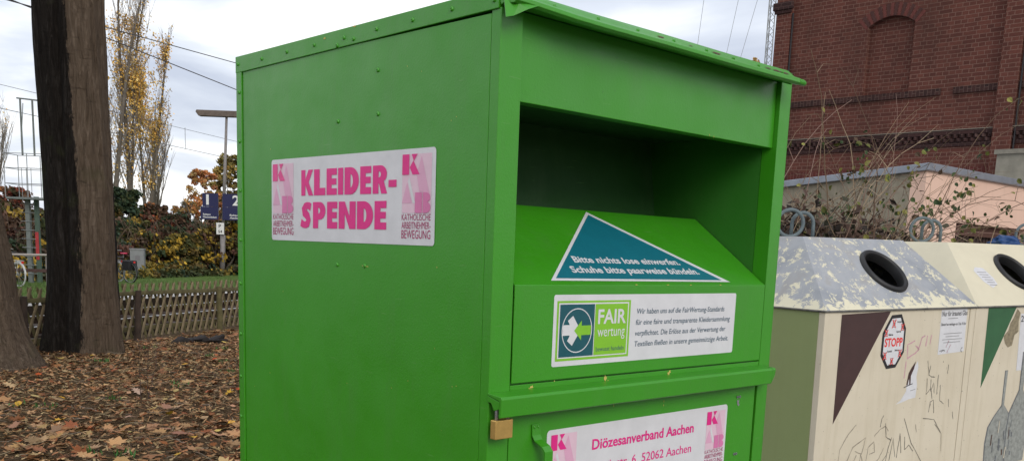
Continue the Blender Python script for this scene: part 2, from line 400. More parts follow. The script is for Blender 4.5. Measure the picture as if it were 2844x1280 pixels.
# rivets: domed heads
def rivet(p, nrm, r=.0055):
    nrm = Vector(nrm).normalized(); a = nrm.orthogonal().normalized(); c = nrm.cross(a); mb = MB(); vs = []; K = 10
    for rr, h in ((1, 0), (.95, .30), (.62, .62), (.35, .72), (.33, .45)):
        for k in range(K): w = 2*math.pi*k/K; vs.append(Vector((0,0,0))+(a*math.cos(w)+c*math.sin(w))*r*rr+nrm*r*h)
    fs = [(i*K+k, i*K+(k+1)%K, (i+1)*K+(k+1)%K, (i+1)*K+k) for i in range(4) for k in range(K)]+[tuple(4*K+k for k in range(K))]
    mb.add(vs, fs); o = mb.build('rivet', GREEN, box, smooth=True); o.location = p; return o
side_r = [(1.143,2.103),(1.002,2.102),(.864,2.105),(.724,2.106),(.583,2.106),(.541,2.098),(.614,2.091),(.443,2.108),(.300,2.109),(.158,2.112),(.019,2.110)]
first = None
for i, (y, z) in enumerate(side_r+[(1.137,2.023),(1.138,1.883),(1.138,1.740),(1.138,1.594),(1.141,1.464),(1.143,1.310),(1.145,1.178),(1.146,1.052),(1.146,.9),(1.146,.75)]+[(.44,2.014),(.437,1.911),(.614,1.905),(.613,1.540),(.487,1.542),(.437,1.70)][:5]):
    x = -.0037 if i < 21 else .0
    if first is None: first = rivet((x, y, z), (-1, 0, 0))
    else: o = first.copy(); COL.objects.link(o); o.parent = box; o.location = (x, y, z)
ff = rivet((.117, -.0385, 2.112), (0, -.8, .45), .0045)
for x in (.257,.396,.534,.67,.79,.91,1.03): o = ff.copy(); COL.objects.link(o); o.parent = box; o.location = (x, -.0385, 2.112)
# paint damage: rust and primer
def blob(mb, c, ua, va, su, sv, n=14, m=0):
    c, ua, va = Vector(c), Vector(ua), Vector(va); nn = ua.cross(va); pts = [c+nn*0]
    for k in range(n):
        w = 2*math.pi*k/n; q = random.uniform(.45, 1.15); pts.append(c+ua*math.cos(w)*su*q+va*math.sin(w)*sv*q)
    mb.add(pts, [(0, 1+k, 1+(k+1)%n) for k in range(n)], m)
b = MB(); sl = Vector((0, -.016, -.0145)).normalized()
for x, su, sv in ((.48,.018,.006),(.712,.024,.0055),(.955,.022,.004),(1.0,.026,.005),(1.04,.03,.004),(.60,.012,.002)):
    b = MB(); blob(b, (x, -.0400, 2.1115), (1,0,0), sl, su, sv); b.build('rust_patch', RUST, box, fixn=False)
def chip(*a, **k): q = MB(); blob(q, *a, **k); q.build('paint_chip', CHIP, box, fixn=False)
for x, z, su, sv in ((.135,1.2850,.006,.004),(.127,1.281,.003,.003),(.394,1.2868,.006,.0085),(.404,1.280,.004,.006),(.656,1.2875,.006,.005),(.652,1.283,.005,.006),(.21,1.293,.002,.002)):
    chip((x, .0012, z), (1,0,0), (0,0,1), su, sv)
for x in (.49,.62,.72,.86): chip( (x, -.0022, 1.5205), (1,0,0), (0,0,1), .005, .0013)
for y, z, su, sv in ((.490,1.542,.012,.0018),(.475,1.541,.007,.0014),(.673,2.116,.006,.003),(.537,2.127,.008,.002)):
    chip((-.0047 if z > 2 else -.0007, y, z), (0,1,0), (0,0,1), su, sv)
for x, z in ((.43,1.216),(.637,1.209),(.637,1.198),(.78,1.9185),(.80,1.9165)): chip((x, -.0003 if z < 1.3 else .0132, z), (1,0,0), (0,0,1), .0012, .004)
for k in range(26):
    y = random.uniform(.05, 1.08); z = random.uniform(1.0, 2.05); chip((-.0007, y, z), (0,1,0), (0,0,1), random.uniform(.0008,.002), random.uniform(.0008,.002), n=6)
# handle strap with two screws
b = MB(); P = [(.151,-.0015,1.196),(.151,-.0035,1.170),(.153,-.010,1.158),(.158,-.030,1.146),(.162,-.036,1.135),(.163,-.036,.99),(.158,-.012,.965),(.158,-.002,.955),(.158,-.002,.92)]
for i in range(len(P)-1):
    p, q = Vector(P[i]), Vector(P[i+1]); t = (q-p).normalized(); s_ = Vector((1,0,0)); nn = t.cross(s_).normalized()
for sgn in (0,):
    vs = []
    for i, p in enumerate(P):
        p = Vector(p); t = (Vector(P[min(i+1,len(P)-1)])-Vector(P[max(i-1,0)])).normalized(); nn = t.cross(Vector((1,0,0))).normalized()*.0018; s_ = Vector((.0135,0,0))
        vs += [p-s_-nn, p+s_-nn, p+s_+nn, p-s_+nn]
    fs = [(i*4+k, i*4+(k+1)%4, (i+1)*4+(k+1)%4, (i+1)*4+k) for i in range(len(P)-1) for k in range(4)]+[(0,1,2,3),tuple(len(P)*4-4+k for k in range(4))]
    b.add(vs, fs)
hd = b.build('door_handle', GREEN, box, bevel=.0008)
for x in (.145,.158):
    o = ff.copy(); o.name = 'screw'; COL.objects.link(o); o.parent = hd; o.location = (x, -.0034, 1.190); o.rotation_euler = (.5, 0, 0)
for x, z in ((.990,1.1925),(1.002,1.1925),(.995,1.02),(1.006,1.02)):
    b = MB(); b.tube([(x,-.0002,z),(x,-.0022,z)], .0042, 10); b.tube([(x,-.0022,z),(x,-.0026,z)], .002, 8, 1); b.build('bolt', [METAL, DARK], box)
b = MB(); blob(b, (.996,-.0006,1.175), (1,0,0), (0,0,1), .008, .012); b.build('bare_metal_patch', METAL, box, fixn=False)
# stickers
d = Decal((-.0006, .9545, 1.5985), (0,-1,0), (0,0,1), (-1,0,0), .00045)
d.poly(rrect(0, .7495, 0, .2235, .009), ST_WHITE, 1)
for a in (.009, .623):
    kab_logo(d, a, a+.112, .075, .211, 2, fade=a < .1)
    kab_words(d, a, a+.112, (('KATHOLISCHE', .058, .073), ('ARBEITNEHMER-', .0385, .0545), ('BEWEGUNG', .0155, .0355)), 3)
word(d, (('K',.163,.224),('L',.228,.284),('E',.290,.339),('I',.345,.369),('D',.375,.440),('E',.446,.494),('R',.501,.562)), .122, .190, MAG, 3)
word(d, (('-',.567,.600),), .137, .154, MAG, 3)
word(d, (('S',.158,.216),('P',.223,.285),('E',.293,.342),('N',.349,.427),('D',.433,.504),('E',.510,.560)), .0352, .1045, MAG, 3)
d.build('clothing_donation_sticker', box)
d = Decal((.194, -.0012, 1.3277), (1,0,0), (0,0,1), (0,-1,0), .00035)
d.poly(rrect(0, .748, 0, .1695, .006), ST_WHITE, 1)
d.poly(rect(.011, .279, .0125, .155), LIME, 2)
d.poly(rect(.017, .2715, .0185, .150), ST_WHITE, 3)
d.poly(rect(.021, .1425, .0215, .1465), TEALDK, 4); d.poly(rect(.145, .2675, .0215, .1465), LIME, 4)
d.poly([circ(.082, .084, .0535), circ(.082, .084, .0510)[::-1]], ST_WHITE, 5)
d.poly([(.0318,.073),(.056,.073),(.056,.0705),(.0485,.060),(.066,.048),(.094,.084),(.066,.1195),(.0485,.108),(.056,.0975),(.056,.098),(.0318,.098)], ST_WHITE, 5)
d.poly([(.0715,.084),(.097,.108),(.097,.0955),(.131,.0955),(.131,.0725),(.097,.0725),(.097,.060)], LIME, 6)
d.text('FAIR', .156, .2615, .0975, .1335, ST_WHITE, 5, .022); d.text('wertung', .156, .259, .0665, .0865, ST_WHITE, 5, ref='wert')
d.text('bewusst handeln', .153, .2585, .0305, .0415, SLATE, 5, ref='b')
for t, a, c, vb in (('Wir haben uns auf die FairWertung-Standards', .305, .693, .1195), ('für eine faire und transparente Kleidersammlung', .303, .724, .0915), ('verpflichtet. Die Erlöse aus der Verwertung der', .302, .705, .0635), ('Textilien fließen in unsere gemeinnützige Arbeit.', .302, .722, .0360)):
    d.text(t, a, c, vb, vb+.0135, SLATE, 3, .002, .12, ref='W')
d.build('textile_standard_sticker', box)
th = math.atan2(.192, .269)
SV = Vector((0, math.cos(th), math.sin(th))); SN = Vector((0, -math.sin(th), math.cos(th)))
d = Decal(Vector((0, -.001, 1.5195))+SN*.0006, (1,0,0), SV, SN, .0004)
d.poly([(.194,.016),(.923,.014),(.574,.320)], ST_WHITE, 1); d.poly([(.217,.0245),(.889,.0215),(.570,.306)], TEAL, 2)
d.text('Bitte nichts lose einwerfen.', .334, .766, .088, .113, ST_WHITE, 3, .028, .18, ref='B')
d.text('Schuhe bitte paarweise bündeln.', .294, .813, .047, .072, ST_WHITE, 3, .028, .18, ref='B')
d.build('triangular_warning_sticker', box)
d = Decal((0, .0004, 0), (1,0,0), (0,0,1), (0,-1,0), .0004)
d.poly(rrect(.1915, .9435, .92, 1.1755, .011), ST_WHITE, 1)
kab_logo(d, .206, .297, 1.050, 1.1625, 2); kab_logo(d, .8435, .9345, 1.050, 1.1605, 2)
for a in (.206, .8435): kab_words(d, a, a+.091, (('KATHOLISCHE', 1.038, 1.0485), ('ARBEITNEHMER-', 1.0235, 1.0355), ('BEWEGUNG', 1.006, 1.0205)), 3)
d.text('Diözesanverband Aachen', .355, .782, 1.110, 1.1365, MAG, 3, .022, ref='D')
d.text('Martinstr. 6  52062 Aachen', .352, .776, 1.0535, 1.0770, MAG, 3, .004, ref='M')
d.build('diocese_address_sticker', box)

# padlock: hangs from the bar
pl = empty('padlock', Vector((BX, BY, 0))+AX*.0185+AY*(-.026)+Vector((0,0,1.181)), YAW, 'small brass padlock with a steel shackle hanging from the locking bar end', 'padlock')
BRASS = plain('brass', (.66, .42, .13), .36, .65, .1, 60)
b = MB(); b.box(-.0265, .0265, -.009, .009, 0, .043); b.build('body', BRASS, pl, bevel=.0025, seg=3)
b = MB(); b.tube([(-.017,0,.040)]+[(-.017,0,.066)]+[(-.017*math.cos(R(a)), 0, .070+.015*math.sin(R(a))) for a in range(0,181,20)]+[(.017,0,.066),(.017,0,.040)], .0038, 10)
b.build('shackle', METAL, pl, smooth=True)
# ------------------------------------------------------------------ GLASS CONTAINERS
def cream(name, worn, tint=(0,0,0)):
    t = NT(name); co = t.coord()
    base = t.ramp(t.noise(co, 1.7, 4), [(.3, (.60,.53,.405)), (.7, (.68,.61,.48))])
    streak = t.ramp(t.noise(t.scale(co, 6, 6, .5), 2.5, 6, .7), [(.5, 0.), (.85, .45)])
    c = t.mix(streak, base, (.42,.35,.22))
    sp = t.ramp(t.noise(co, 55, 3, .5), [(.70, 0.), (.75, .8)]); c = t.mix(sp, c, (.08,.07,.05))
    if worn:   # flaked paint over bare zinc
        z = t.ramp(t.noise(co, 3.5, 5, .6, .4), [(.3, (.25,.27,.30)), (.55, (.35,.365,.39)), (.75, (.30,.28,.25))])
        f = t.noise(t.scale(co, 1, 1, 1.3), 10.5, 10, .78, .3)
        s = t.node('ShaderNodeSeparateXYZ'); t.link(co, s.inputs[0])
        e = t.ramp(s.outputs[2], [(0, 1.), (1, 0.)]); 
        mr = t.node('ShaderNodeMapRange'); t.link(s.outputs[2], mr.inputs[0]); mr.inputs[1].default_value = 1.27; mr.inputs[2].default_value = 1.38; mr.inputs[3].default_value = .13; mr.inputs[4].default_value = 0
        ad = t.node('ShaderNodeMath', operation='ADD'); t.link(f, ad.inputs[0]); t.link(mr.outputs[0], ad.inputs[1])
        m = t.ramp(ad.outputs[0], [(.552, 0.), (.566, 1.)]); c = t.mix(m, z, (.68,.64,.48))
        nm = t.bump(m, .35, .003); return t.done(c, .5, nm)
    if tint != (0,0,0):
        al = t.ramp(t.noise(t.scale(co, 1, 1, .7), 1.3, 5, .6), [(.2, tint), (.8, tuple(x*.8 for x in tint))]); c = t.mix(.88, c, al)
    return t.done(c, .55, t.bump(t.noise(co, 7, 4), .2, .01))
CREAM = cream('cream_paint', False); CREAM_ALG = cream('algae_stained_cream_paint', False, (.225,.30,.095)); WORN = cream('flaking_cream_paint_on_zinc', True)
CREAMLID = plain('clean_cream_lid_paint', (.66,.61,.46), .5, 0, .05, 5, .1, 12)
BROWNP = plain('brown_decal', (.055,.024,.022), .5, 0, .12, 8); GREENP = plain('green_decal', (.030,.115,.045), .5, 0, .12, 8)
INKFADE = plain('faded_marker', (.30,.26,.20), .7, 0, .3, 20); INKFADE2 = plain('black_marker', (.14,.128,.105), .7, 0, .5, 30); PINKMK = plain('pink_marker', (.55,.30,.36), .7)
GREYP = plain('grey_printed_bottle', (.27,.28,.26), .6, 0, .3, 25); GREYP2 = plain('dark_grey_print', (.14,.15,.16), .6, 0, .3, 25)
RIM = plain('chipped_dark_rim', (.13,.125,.115), .6, .1, .6, 14, .3, 40)
HOOK = plain('dull_grey_hook_steel', (.105,.135,.145), .65, .1, .2, 20, .2, 60)
cA = Vector((.824,.567,.0123)).normalized(); cB = Vector((-.567,.824,-.0015)).normalized(); cN = cA.cross(cB).normalized(); cB = cN.cross(cA)
CO = Vector((2.0337,6.2225,1.2736)) - cN*1.2736
CW, CDP, HR_, HL, IF = 1.8, 2.0, 1.2736, .4817, .4977
def container(i, lidmat, label):
    o = empty('glass_container', (0,0,0), 0, label, 'glass container', 'glass recycling containers in a row')
    m = Matrix.Identity(4); P = CO + cA*(i*1.7927)
    for k in range(3): m[k][0] = cA[k]; m[k][1] = cB[k]; m[k][2] = cN[k]; m[k][3] = P[k]
    o.matrix_world = m
    w = CW-.012
    b = MB(); b.box(.0, .158, .0, .05, -.1, 1.262); b.build('front_panel', CREAM, o, bevel=.004)
    b = MB(); b.box(.161, 1.712, .004, .05, -.1, 1.262); b.build('front_panel', CREAM, o, bevel=.004)
    b = MB(); b.box(1.715, w, .0, .05, -.1, 1.262); b.build('front_panel', CREAM, o, bevel=.004)
    for q in ((.0,.03,.0505,CDP),(w-.03,w,.0505,CDP)): b = MB(); b.box(*q, -.1, 1.262); b.build('side_panel', CREAM_ALG, o, bevel=.003)
    b = MB(); b.box(.03, w-.03, CDP-.03, CDP, -.1, 1.262); b.build('back_panel', CREAM_ALG, o)
    b = MB(); b.box(.03, w-.03, .06, CDP-.03, -.08, -.04); b.build('bottom_plate', METAL, o)
    for x in (.1, w-.3):
        for y in (.1, CDP-.3): b = MB(); b.box(x, x+.2, y, y+.2, -.16, -.1); b.build('foot', METAL, o)
    b = MB(); b.box(.004, w-.004, .006, CDP-.01, 1.2625, 1.272); b.build('rubber_seal', DARK, o)
    # lid as a hipped pyramid stump with a rolled rim, hole cut into the front slope
    il, ir = .33, .27; hz = HR_+HL; r1 = 1.2736
    X0, X1, Y0, Y1 = -.012, w+.012, -.012, CDP+.01
    A = [(X0,Y0,r1),(X1,Y0,r1),(X1,Y1,r1),(X0,Y1,r1)]; T = [(il,IF,hz),(w-ir,IF,hz),(w-ir,CDP-.45,hz),(il,CDP-.45,hz)]
    b = MB(); b.add(A+T, [(1,2,6,5),(2,3,7,6),(3,0,4,7),(4,5,6,7)])
    sv = Vector((0, IF-Y0, HL)).normalized(); sn = Vector((0, -sv.z, sv.y)); S0 = Vector((0,Y0,r1))
    def SP(u, v, h=0): return Vector((u,0,0))+S0+sv*v+sn*h
    L = (Vector(T[0])-S0).dot(sv); cx, cy, rr = .945, .36, .172
    outer = [(X0,0),(X1,0),(w-ir,L),(il,L)]; bm = bmesh.new(); K = 32
    lp = [bm.verts.new((x,y,0)) for x, y in outer]; hp = [bm.verts.new((cx+rr*math.cos(2*math.pi*k/K), cy+rr*math.sin(2*math.pi*k/K), 0)) for k in range(K)]
    for l_ in (lp, hp):
        for k in range(len(l_)): bm.edges.new((l_[k], l_[(k+1)%len(l_)]))
    bmesh.ops.triangle_fill(bm, use_beauty=True, edges=bm.edges[:], normal=(0,0,1)); bm.verts.index_update()
    b.add([SP(v.co.x, v.co.y) for v in bm.verts], [[v.index for v in f.verts] for f in bm.faces]); bm.free()
    b.build('lid', lidmat, o); b = MB()
    b.prism([(Y0,r1+.001),(Y0-.003,r1-.006),(Y0+.0,r1-.012),(Y0+.008,r1-.006)], 0, X0, X1)
    b.prism([(X0,r1+.001),(X0-.003,r1-.006),(X0+.0,r1-.012),(X0+.008,r1-.006)], 1, Y0, Y1)
    b.build('lid_rim', RIM, o)
    b = MB(); K = 40; prof = [(.166,-.05),(.168,.012),(.176,.026),(.190,.028),(.203,.020),(.208,.002)]
    b.add([SP(cx+q*math.cos(2*math.pi*k/K), cy+q*math.sin(2*math.pi*k/K), h) for q, h in prof for k in range(K)], [(j*K+k, j*K+(k+1)%K, (j+1)*K+(k+1)%K, (j+1)*K+k) for j in range(len(prof)-1) for k in range(K)])
    ri = b.build('rubber_collar', DARK, o, smooth=True)
    b = MB(); b.prism(circ(0,0,.166,n=24), 2, -.25, -.249); q_ = b.build('mouth_shade_disc', BLACKHOLE, ri); mm = Matrix.Identity(4)  # near-black disc, paints the shade inside the mouth
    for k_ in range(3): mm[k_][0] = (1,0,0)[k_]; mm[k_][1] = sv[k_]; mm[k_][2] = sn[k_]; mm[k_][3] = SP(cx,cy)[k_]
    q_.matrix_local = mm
    for k in ():   # split rubber lips inside the mouth
        a0, a1 = 2*math.pi*k/14+.04, 2*math.pi*(k+1)/14-.02; q = .045+.03*random.random()
        b.add([SP(cx+.168*math.cos(a0), cy+.168*math.sin(a0), -.008), SP(cx+.168*math.cos(a1), cy+.168*math.sin(a1), -.008), SP(cx+q*math.cos((a0+a1)/2), cy+q*math.sin((a0+a1)/2), -.045-.02*random.random())], [(0,1,2)])
    # lifting gear
    mx, my = w/2+.04, 1.12
    b = MB(); c0 = Vector((mx, my-.0, hz+.115)); QX, QY = math.cos(-.55), math.sin(-.55); b.tube([c0+Vector((.105*math.cos(R(a))*QX, .105*math.cos(R(a))*QY, .105*math.sin(R(a)))) for a in range(0,360,12)], .0145, 10, closed=True)
    b.tube([c0+Vector((0,0,-.10)), c0+Vector((0,0,-.12))], .018, 8)
    b.build('lifting_ring', HOOK, o, smooth=True)
    b = MB(); bc = Vector((mx+.125*QX+.05, my+.125*QY+.07, 0)); rq = .088
    def BP(q, z): return (bc.x+q*QX, bc.y+q*QY, z)
    b.tube([BP(-rq, hz-.01), BP(-rq, hz+.10)]+[BP(-rq*math.cos(R(a_)), hz+.115+rq*math.sin(R(a_))) for a_ in range(0,181,18)]+[BP(rq, hz+.10), BP(rq, hz-.01)], .0145, 10)
    b.build('lifting_bow', HOOK, o, smooth=True)
    return o, SP
g1, SP1 = container(0, WORN, 'cream glass container with flaking zinc lid and brown corner triangle, nearest the green box')
g2, SP2 = container(1, CREAMLID, 'cream glass container with clean cream lid, green corner triangle and printed grey bottles')
g3, SP3 = container(2, WORN, 'glass container cut by the right photo edge, only its lifting ring and lid edge showing')
def face(parent_y=-.0005): return Decal((0, parent_y, 1.2736), (1,0,0), (0,0,1), (0,-1,0), .0007)
d = face(.0035); d.poly([(.176,-.030),(.718,-.018),(.178,-.775)], BROWNP, 1); d.build('corner_triangle', g1)
for k in range(0): pass
d = face(.0035)
octo = [(.734,-.045),(.848,-.040),(.913,-.142),(.914,-.312),(.83,-.418),(.722,-.424),(.643,-.327),(.645,-.167)]
cx = sum(p[0] for p in octo)/8; cz = sum(p[1] for p in octo)/8
d.poly(octo, INKBLK, 2); d.poly([(cx+(x-cx)*.84, cz+(z-cz)*.87) for x, z in octo], ST_WHITE, 3)
d.text('STOPP', .675, .885, -.268, -.205, INKRED, 4, .03)
def cross(x, z, s, dd=d):
    for q in (-1, 1): dd.line([(x-s, z-s*1.5*q), (x+s, z+s*1.5*q)], .008, INKRED, 5)
for x, z, k in ((.765,-.105,.02),(.868,-.132,.016),(.684,-.170,.016),(.69,-.330,.018),(.865,-.318,.018),(.775,-.372,.016)):
    dd = [(x-.012, z-.022), (x+.012, z-.022), (x+.014, z+.004), (x+.004, z+.024), (x-.006, z+.022), (x-.013, z+.004)]
    d.line(dd+[dd[0]], .004, INKBLK, 4); cross(x, z, k)
for t, x, z in (('Lampen',.80,-.098),('Spiegel',.80,-.168),('Glühbirnen',.71,-.188),('Keramik',.715,-.305),('Steingut',.80,-.300),('Porzellan',.745,-.404)):
    d.text(t, x, x+.055, z, z+.014, INKBLK, 4, .02, ref='L')
d.build('stop_sticker', g1)
d = face(.0035); d.poly([(1.338,-.017),(1.676,-.012),(1.683,-.338),(1.342,-.351)], ST_WHITE, 1)
d.text('Nur für braunes Glas', 1.350, 1.680, -.066, -.030, INKBLK, 2, .01, slope=.004, ref='N')
d.text('Einwurf nur werktags von 7 bis 19 Uhr', 1.350, 1.675, -.136, -.116, INKBLK, 2, .012, ref='E')
for k, (a, c) in enumerate(((1.43,1.56),(1.39,1.63),(1.42,1.60),(1.38,1.64),(1.40,1.62))):
    d.line([(a, -.085-(.09 if k else 0)-.022*k), (c, -.083-(.09 if k else 0)-.022*k)], .004, INKGREY, 2)
d.line([(1.36,-.325),(1.40,-.318),(1.43,-.326),(1.42,-.316),(1.38,-.332)], .006, INKGREY, 2); d.line(arc(1.655,-.325,.012,.016,60,300), .005, INKBLK, 2)
d.build('paper_notice', g1)
d = face(.0035); 
d.poly([(1.10,-.385),(1.085,-.40),(1.05,-.44),(1.02,-.50),(.985,-.56),(.99,-.60),(.93,-.665),(.875,-.69),(.95,-.68),(1.03,-.662),(1.113,-.655),(1.118,-.56),(1.10,-.50),(1.115,-.43)], ST_WHITE, 1)
d.poly([(.985,-.555),(1.0,-.47),(1.03,-.43),(1.075,-.385),(1.06,-.44),(1.03,-.49),(1.035,-.555),(1.02,-.555),(1.01,-.50),(1.0,-.558)], BROWNP, 2); d.line([(.955,-.572),(1.06,-.548)], .006, INKBLK, 2); d.line([(1.04,-.60),(1.10,-.592)], .004, INKGREY, 2)
d.build('torn_poster_remnant', g1)
# marker scribbles, drawn as loose strokes
d = face(.0035)
def scrib(pts, w, m, l=1):
    q = []
    for i in range(len(pts)-1):
        (x0, z0), (x1, z1) = pts[i], pts[i+1]
        for k in range(4): t = k/4; q.append((x0+(x1-x0)*t+random.uniform(-.002,.002), z0+(z1-z0)*t+random.uniform(-.003,.003)))
    q.append(pts[-1]); d.line(q, [w*random.uniform(.6,1.3) for _ in q], m, l)
for pts in ([(1.225,-.385),(1.24,-.44),(1.262,-.50),(1.30,-.515),(1.34,-.515)],[(1.27,-.43),(1.255,-.50)],[(1.24,-.52),(1.25,-.62)],[(1.29,-.53),(1.30,-.62),(1.33,-.56),(1.35,-.64)],[(1.38,-.50),(1.385,-.65)],[(1.245,-.64),(1.30,-.60),(1.33,-.68)],[(1.42,-.58),(1.43,-.70),(1.49,-.73)],[(1.50,-.43),(1.50,-.50)],
            [(1.30,-.78),(1.31,-.70),(1.35,-.69),(1.37,-.79)],[(1.55,-.70),(1.56,-.76)],[(1.62,-.80),(1.64,-.86)],[(.72,-.84),(.73,-.78),(.75,-.76)],[(.78,-.82),(.80,-.92),(.86,-.95)],[(.80,-1.2),(.84,-1.0),(.87,-.93)],[(.86,-1.1),(.89,-.94),(.93,-1.08)],[(.95,-1.09),(.97,-.91),(1.0,-1.06)],[(1.03,-.94),(1.04,-1.04),(1.09,-1.01),(1.15,-1.06)],[(1.0,-.80),(1.12,-1.0),(1.30,-1.18)],[(1.24,-.82),(1.38,-.84),(1.49,-.95)],[(.72,-1.2),(.76,-1.12),(.82,-1.06)]):
    scrib(pts, .006, INKFADE2)
d.build('black_marker_tag', g1); d = face(.0035)
for pts in ([(.26,-1.12),(.28,-.96),(.36,-.86),(.44,-.80)],[(.34,-1.1),(.42,-.96),(.56,-.90),(.53,-1.02),(.45,-.99)],[(.40,-1.15),(.47,-1.02)],[(.50,-1.15),(.52,-1.02),(.56,-1.10)],[(.58,-1.13),(.60,-.98),(.66,-.94),(.68,-1.02),(.62,-1.03)],[(.66,-1.13),(.74,-1.07),(.78,-1.0)],[(.66,-.90),(.72,-.86),(.78,-.84),(.82,-.88)],[(.5,-1.22),(.62,-1.14),(.74,-1.13)],[(1.4,-.88),(1.5,-.96),(1.52,-1.1)],[(1.15,-.86),(1.17,-.92)],
            ):
    scrib(pts, .0065, INKFADE)
d.build('faded_marker_tag', g1); d = face(.0035)
for pts in ([(.03,-.10),(.09,-.14),(.10,-.10)],[(.05,-.16),(.11,-.25),(.06,-.33),(.12,-.30),(.05,-.36)],[(.05,-.40),(.12,-.36),(.06,-.44),(.13,-.47)],[(.07,-.55),(.11,-.50),(.12,-.62)],[(.05,-.30),(.05,-.50),(.06,-.64)],[(.03,-.45),(.03,-1.0)],[(.10,-.6),(.10,-1.1)]):
    scrib(pts, .0065, INKFADE)
d.build('faded_marker_tag', g1); d = face(.0035)
for pts in ([(.965,-.36),(.955,-.26),(1.04,-.235)],[(.965,-.36),(1.05,-.33),(1.10,-.30),(1.05,-.27)],[(1.09,-.31),(1.12,-.22),(1.16,-.20)],[(1.19,-.20),(1.18,-.28)],[(1.24,-.20),(1.23,-.27)],[(1.44,-.30),(1.47,-.25)],[(1.46,-.34),(1.50,-.28)],[(.95,-.50),(.955,-.38)]): scrib(pts, .010, PINKMK)
d.build('pink_marker_tag', g1)
d = face(.0035); d.poly([(.176,-.008),(.595,.0),(.186,-.640)], GREENP, 1); d.build('corner_triangle', g2)
d = face(.0035); d.poly([(.664,-.069),(1.0,-.06),(1.0,-.53),(.69,-.53)], ST_WHITE, 1); d.text('20', .672, .76, -.135, -.085, INKBLK, 2, .01)
d.build('paper_notice', g2)
d = face(.0035)
def bottle(x, z0, z1, rb, rn, m, l):
    h = z1-z0; pts = [(x-rn, z1), (x-rn*.9, z0+h*.66), (x-rb*.55, z0+h*.56), (x-rb*.9, z0+h*.46), (x-rb, z0+h*.3), (x-rb*.9, z0), (x+rb*.9, z0), (x+rb, z0+h*.3), (x+rb*.9, z0+h*.46), (x+rb*.55, z0+h*.56), (x+rn*.9, z0+h*.66), (x+rn, z1)]; d.poly(pts, m, l)
bottle(.545, -1.35, -.52, .215, .022, GREYP2, 1); bottle(.548, -1.35, -.525, .203, .015, GREYP, 2)
bottle(.80, -1.30, -.38, .17, .035, GREYP2, 3); bottle(.803, -1.30, -.385, .158, .026, GREYP, 4)
for k in range(16):
    x = random.uniform(.42,.75); z = random.uniform(-1.22,-.9); d.line([(x, z), (x+random.uniform(-.01,.01), z-random.uniform(.03,.10))], random.uniform(.008,.024), random.choice([RUST, CHIPS2, GREYP2] if 'CHIPS2' in globals() else [RUST, GREYP2, CREAM]), 5)
d.build('printed_bottles', g2)
d = face(.0035)
MUD = plain('dried_mud', (.24,.20,.13), .9, 0, .35, 30)
d.poly([(.60,-.03),(.655,-.06),(.64,-.13),(.655,-.21),(.60,-.24),(.58,-.32),(.52,-.335),(.47,-.30),(.44,-.24),(.50,-.20),(.52,-.14),(.56,-.10)], MUD, 1); d.build('mud_smear', g2)
svd = (SP2(0,1)-SP2(0,0)); snd = SP2(0,0,1)-SP2(0,0,0)
d = Decal(SP2(0,0), (1,0,0), svd, snd, .001); d.poly([(.36,.38),(.42,.42),(.53,.41),(.56,.30),(.54,.23),(.43,.19),(.37,.26)], ST_WHITE, 1)
for k in range(6): d.line([(.39+.006*k,.365-.028*k),(.52,.360-.028*k)], .005, INKGREY, 2)
d.build('peeling_label', g2)
BLUEP = plain('blue_plastic', (.012,.05,.16), .4, 0, .1)
def crumple(name, c, s, mat, label, cat, nseg=3):
    bm = bmesh.new(); bmesh.ops.create_icosphere(bm, subdivisions=nseg, radius=1)
    for v in bm.verts:
        q = noise.noise(v.co*2.3+Vector(c))*.5+noise.noise(v.co*6+Vector(c))*.18
        v.co = Vector((v.co.x*s[0], v.co.y*s[1], max(v.co.z, -.4)*s[2]))*(1+q)
    me = bpy.data.meshes.new(name); bm.to_mesh(me); bm.free(); me.materials.append(mat)
    o = bpy.data.objects.new(name, me); COL.objects.link(o); o.location = c; return tag(o, label, cat)
pb = at_y(2790, 668, 8.6); crumple('plastic_bag', pb+Vector((0,0,-.02)), (.13,.10,.06), BLUEP, 'crumpled blue plastic bag lying on top of the far right glass container', 'bag')

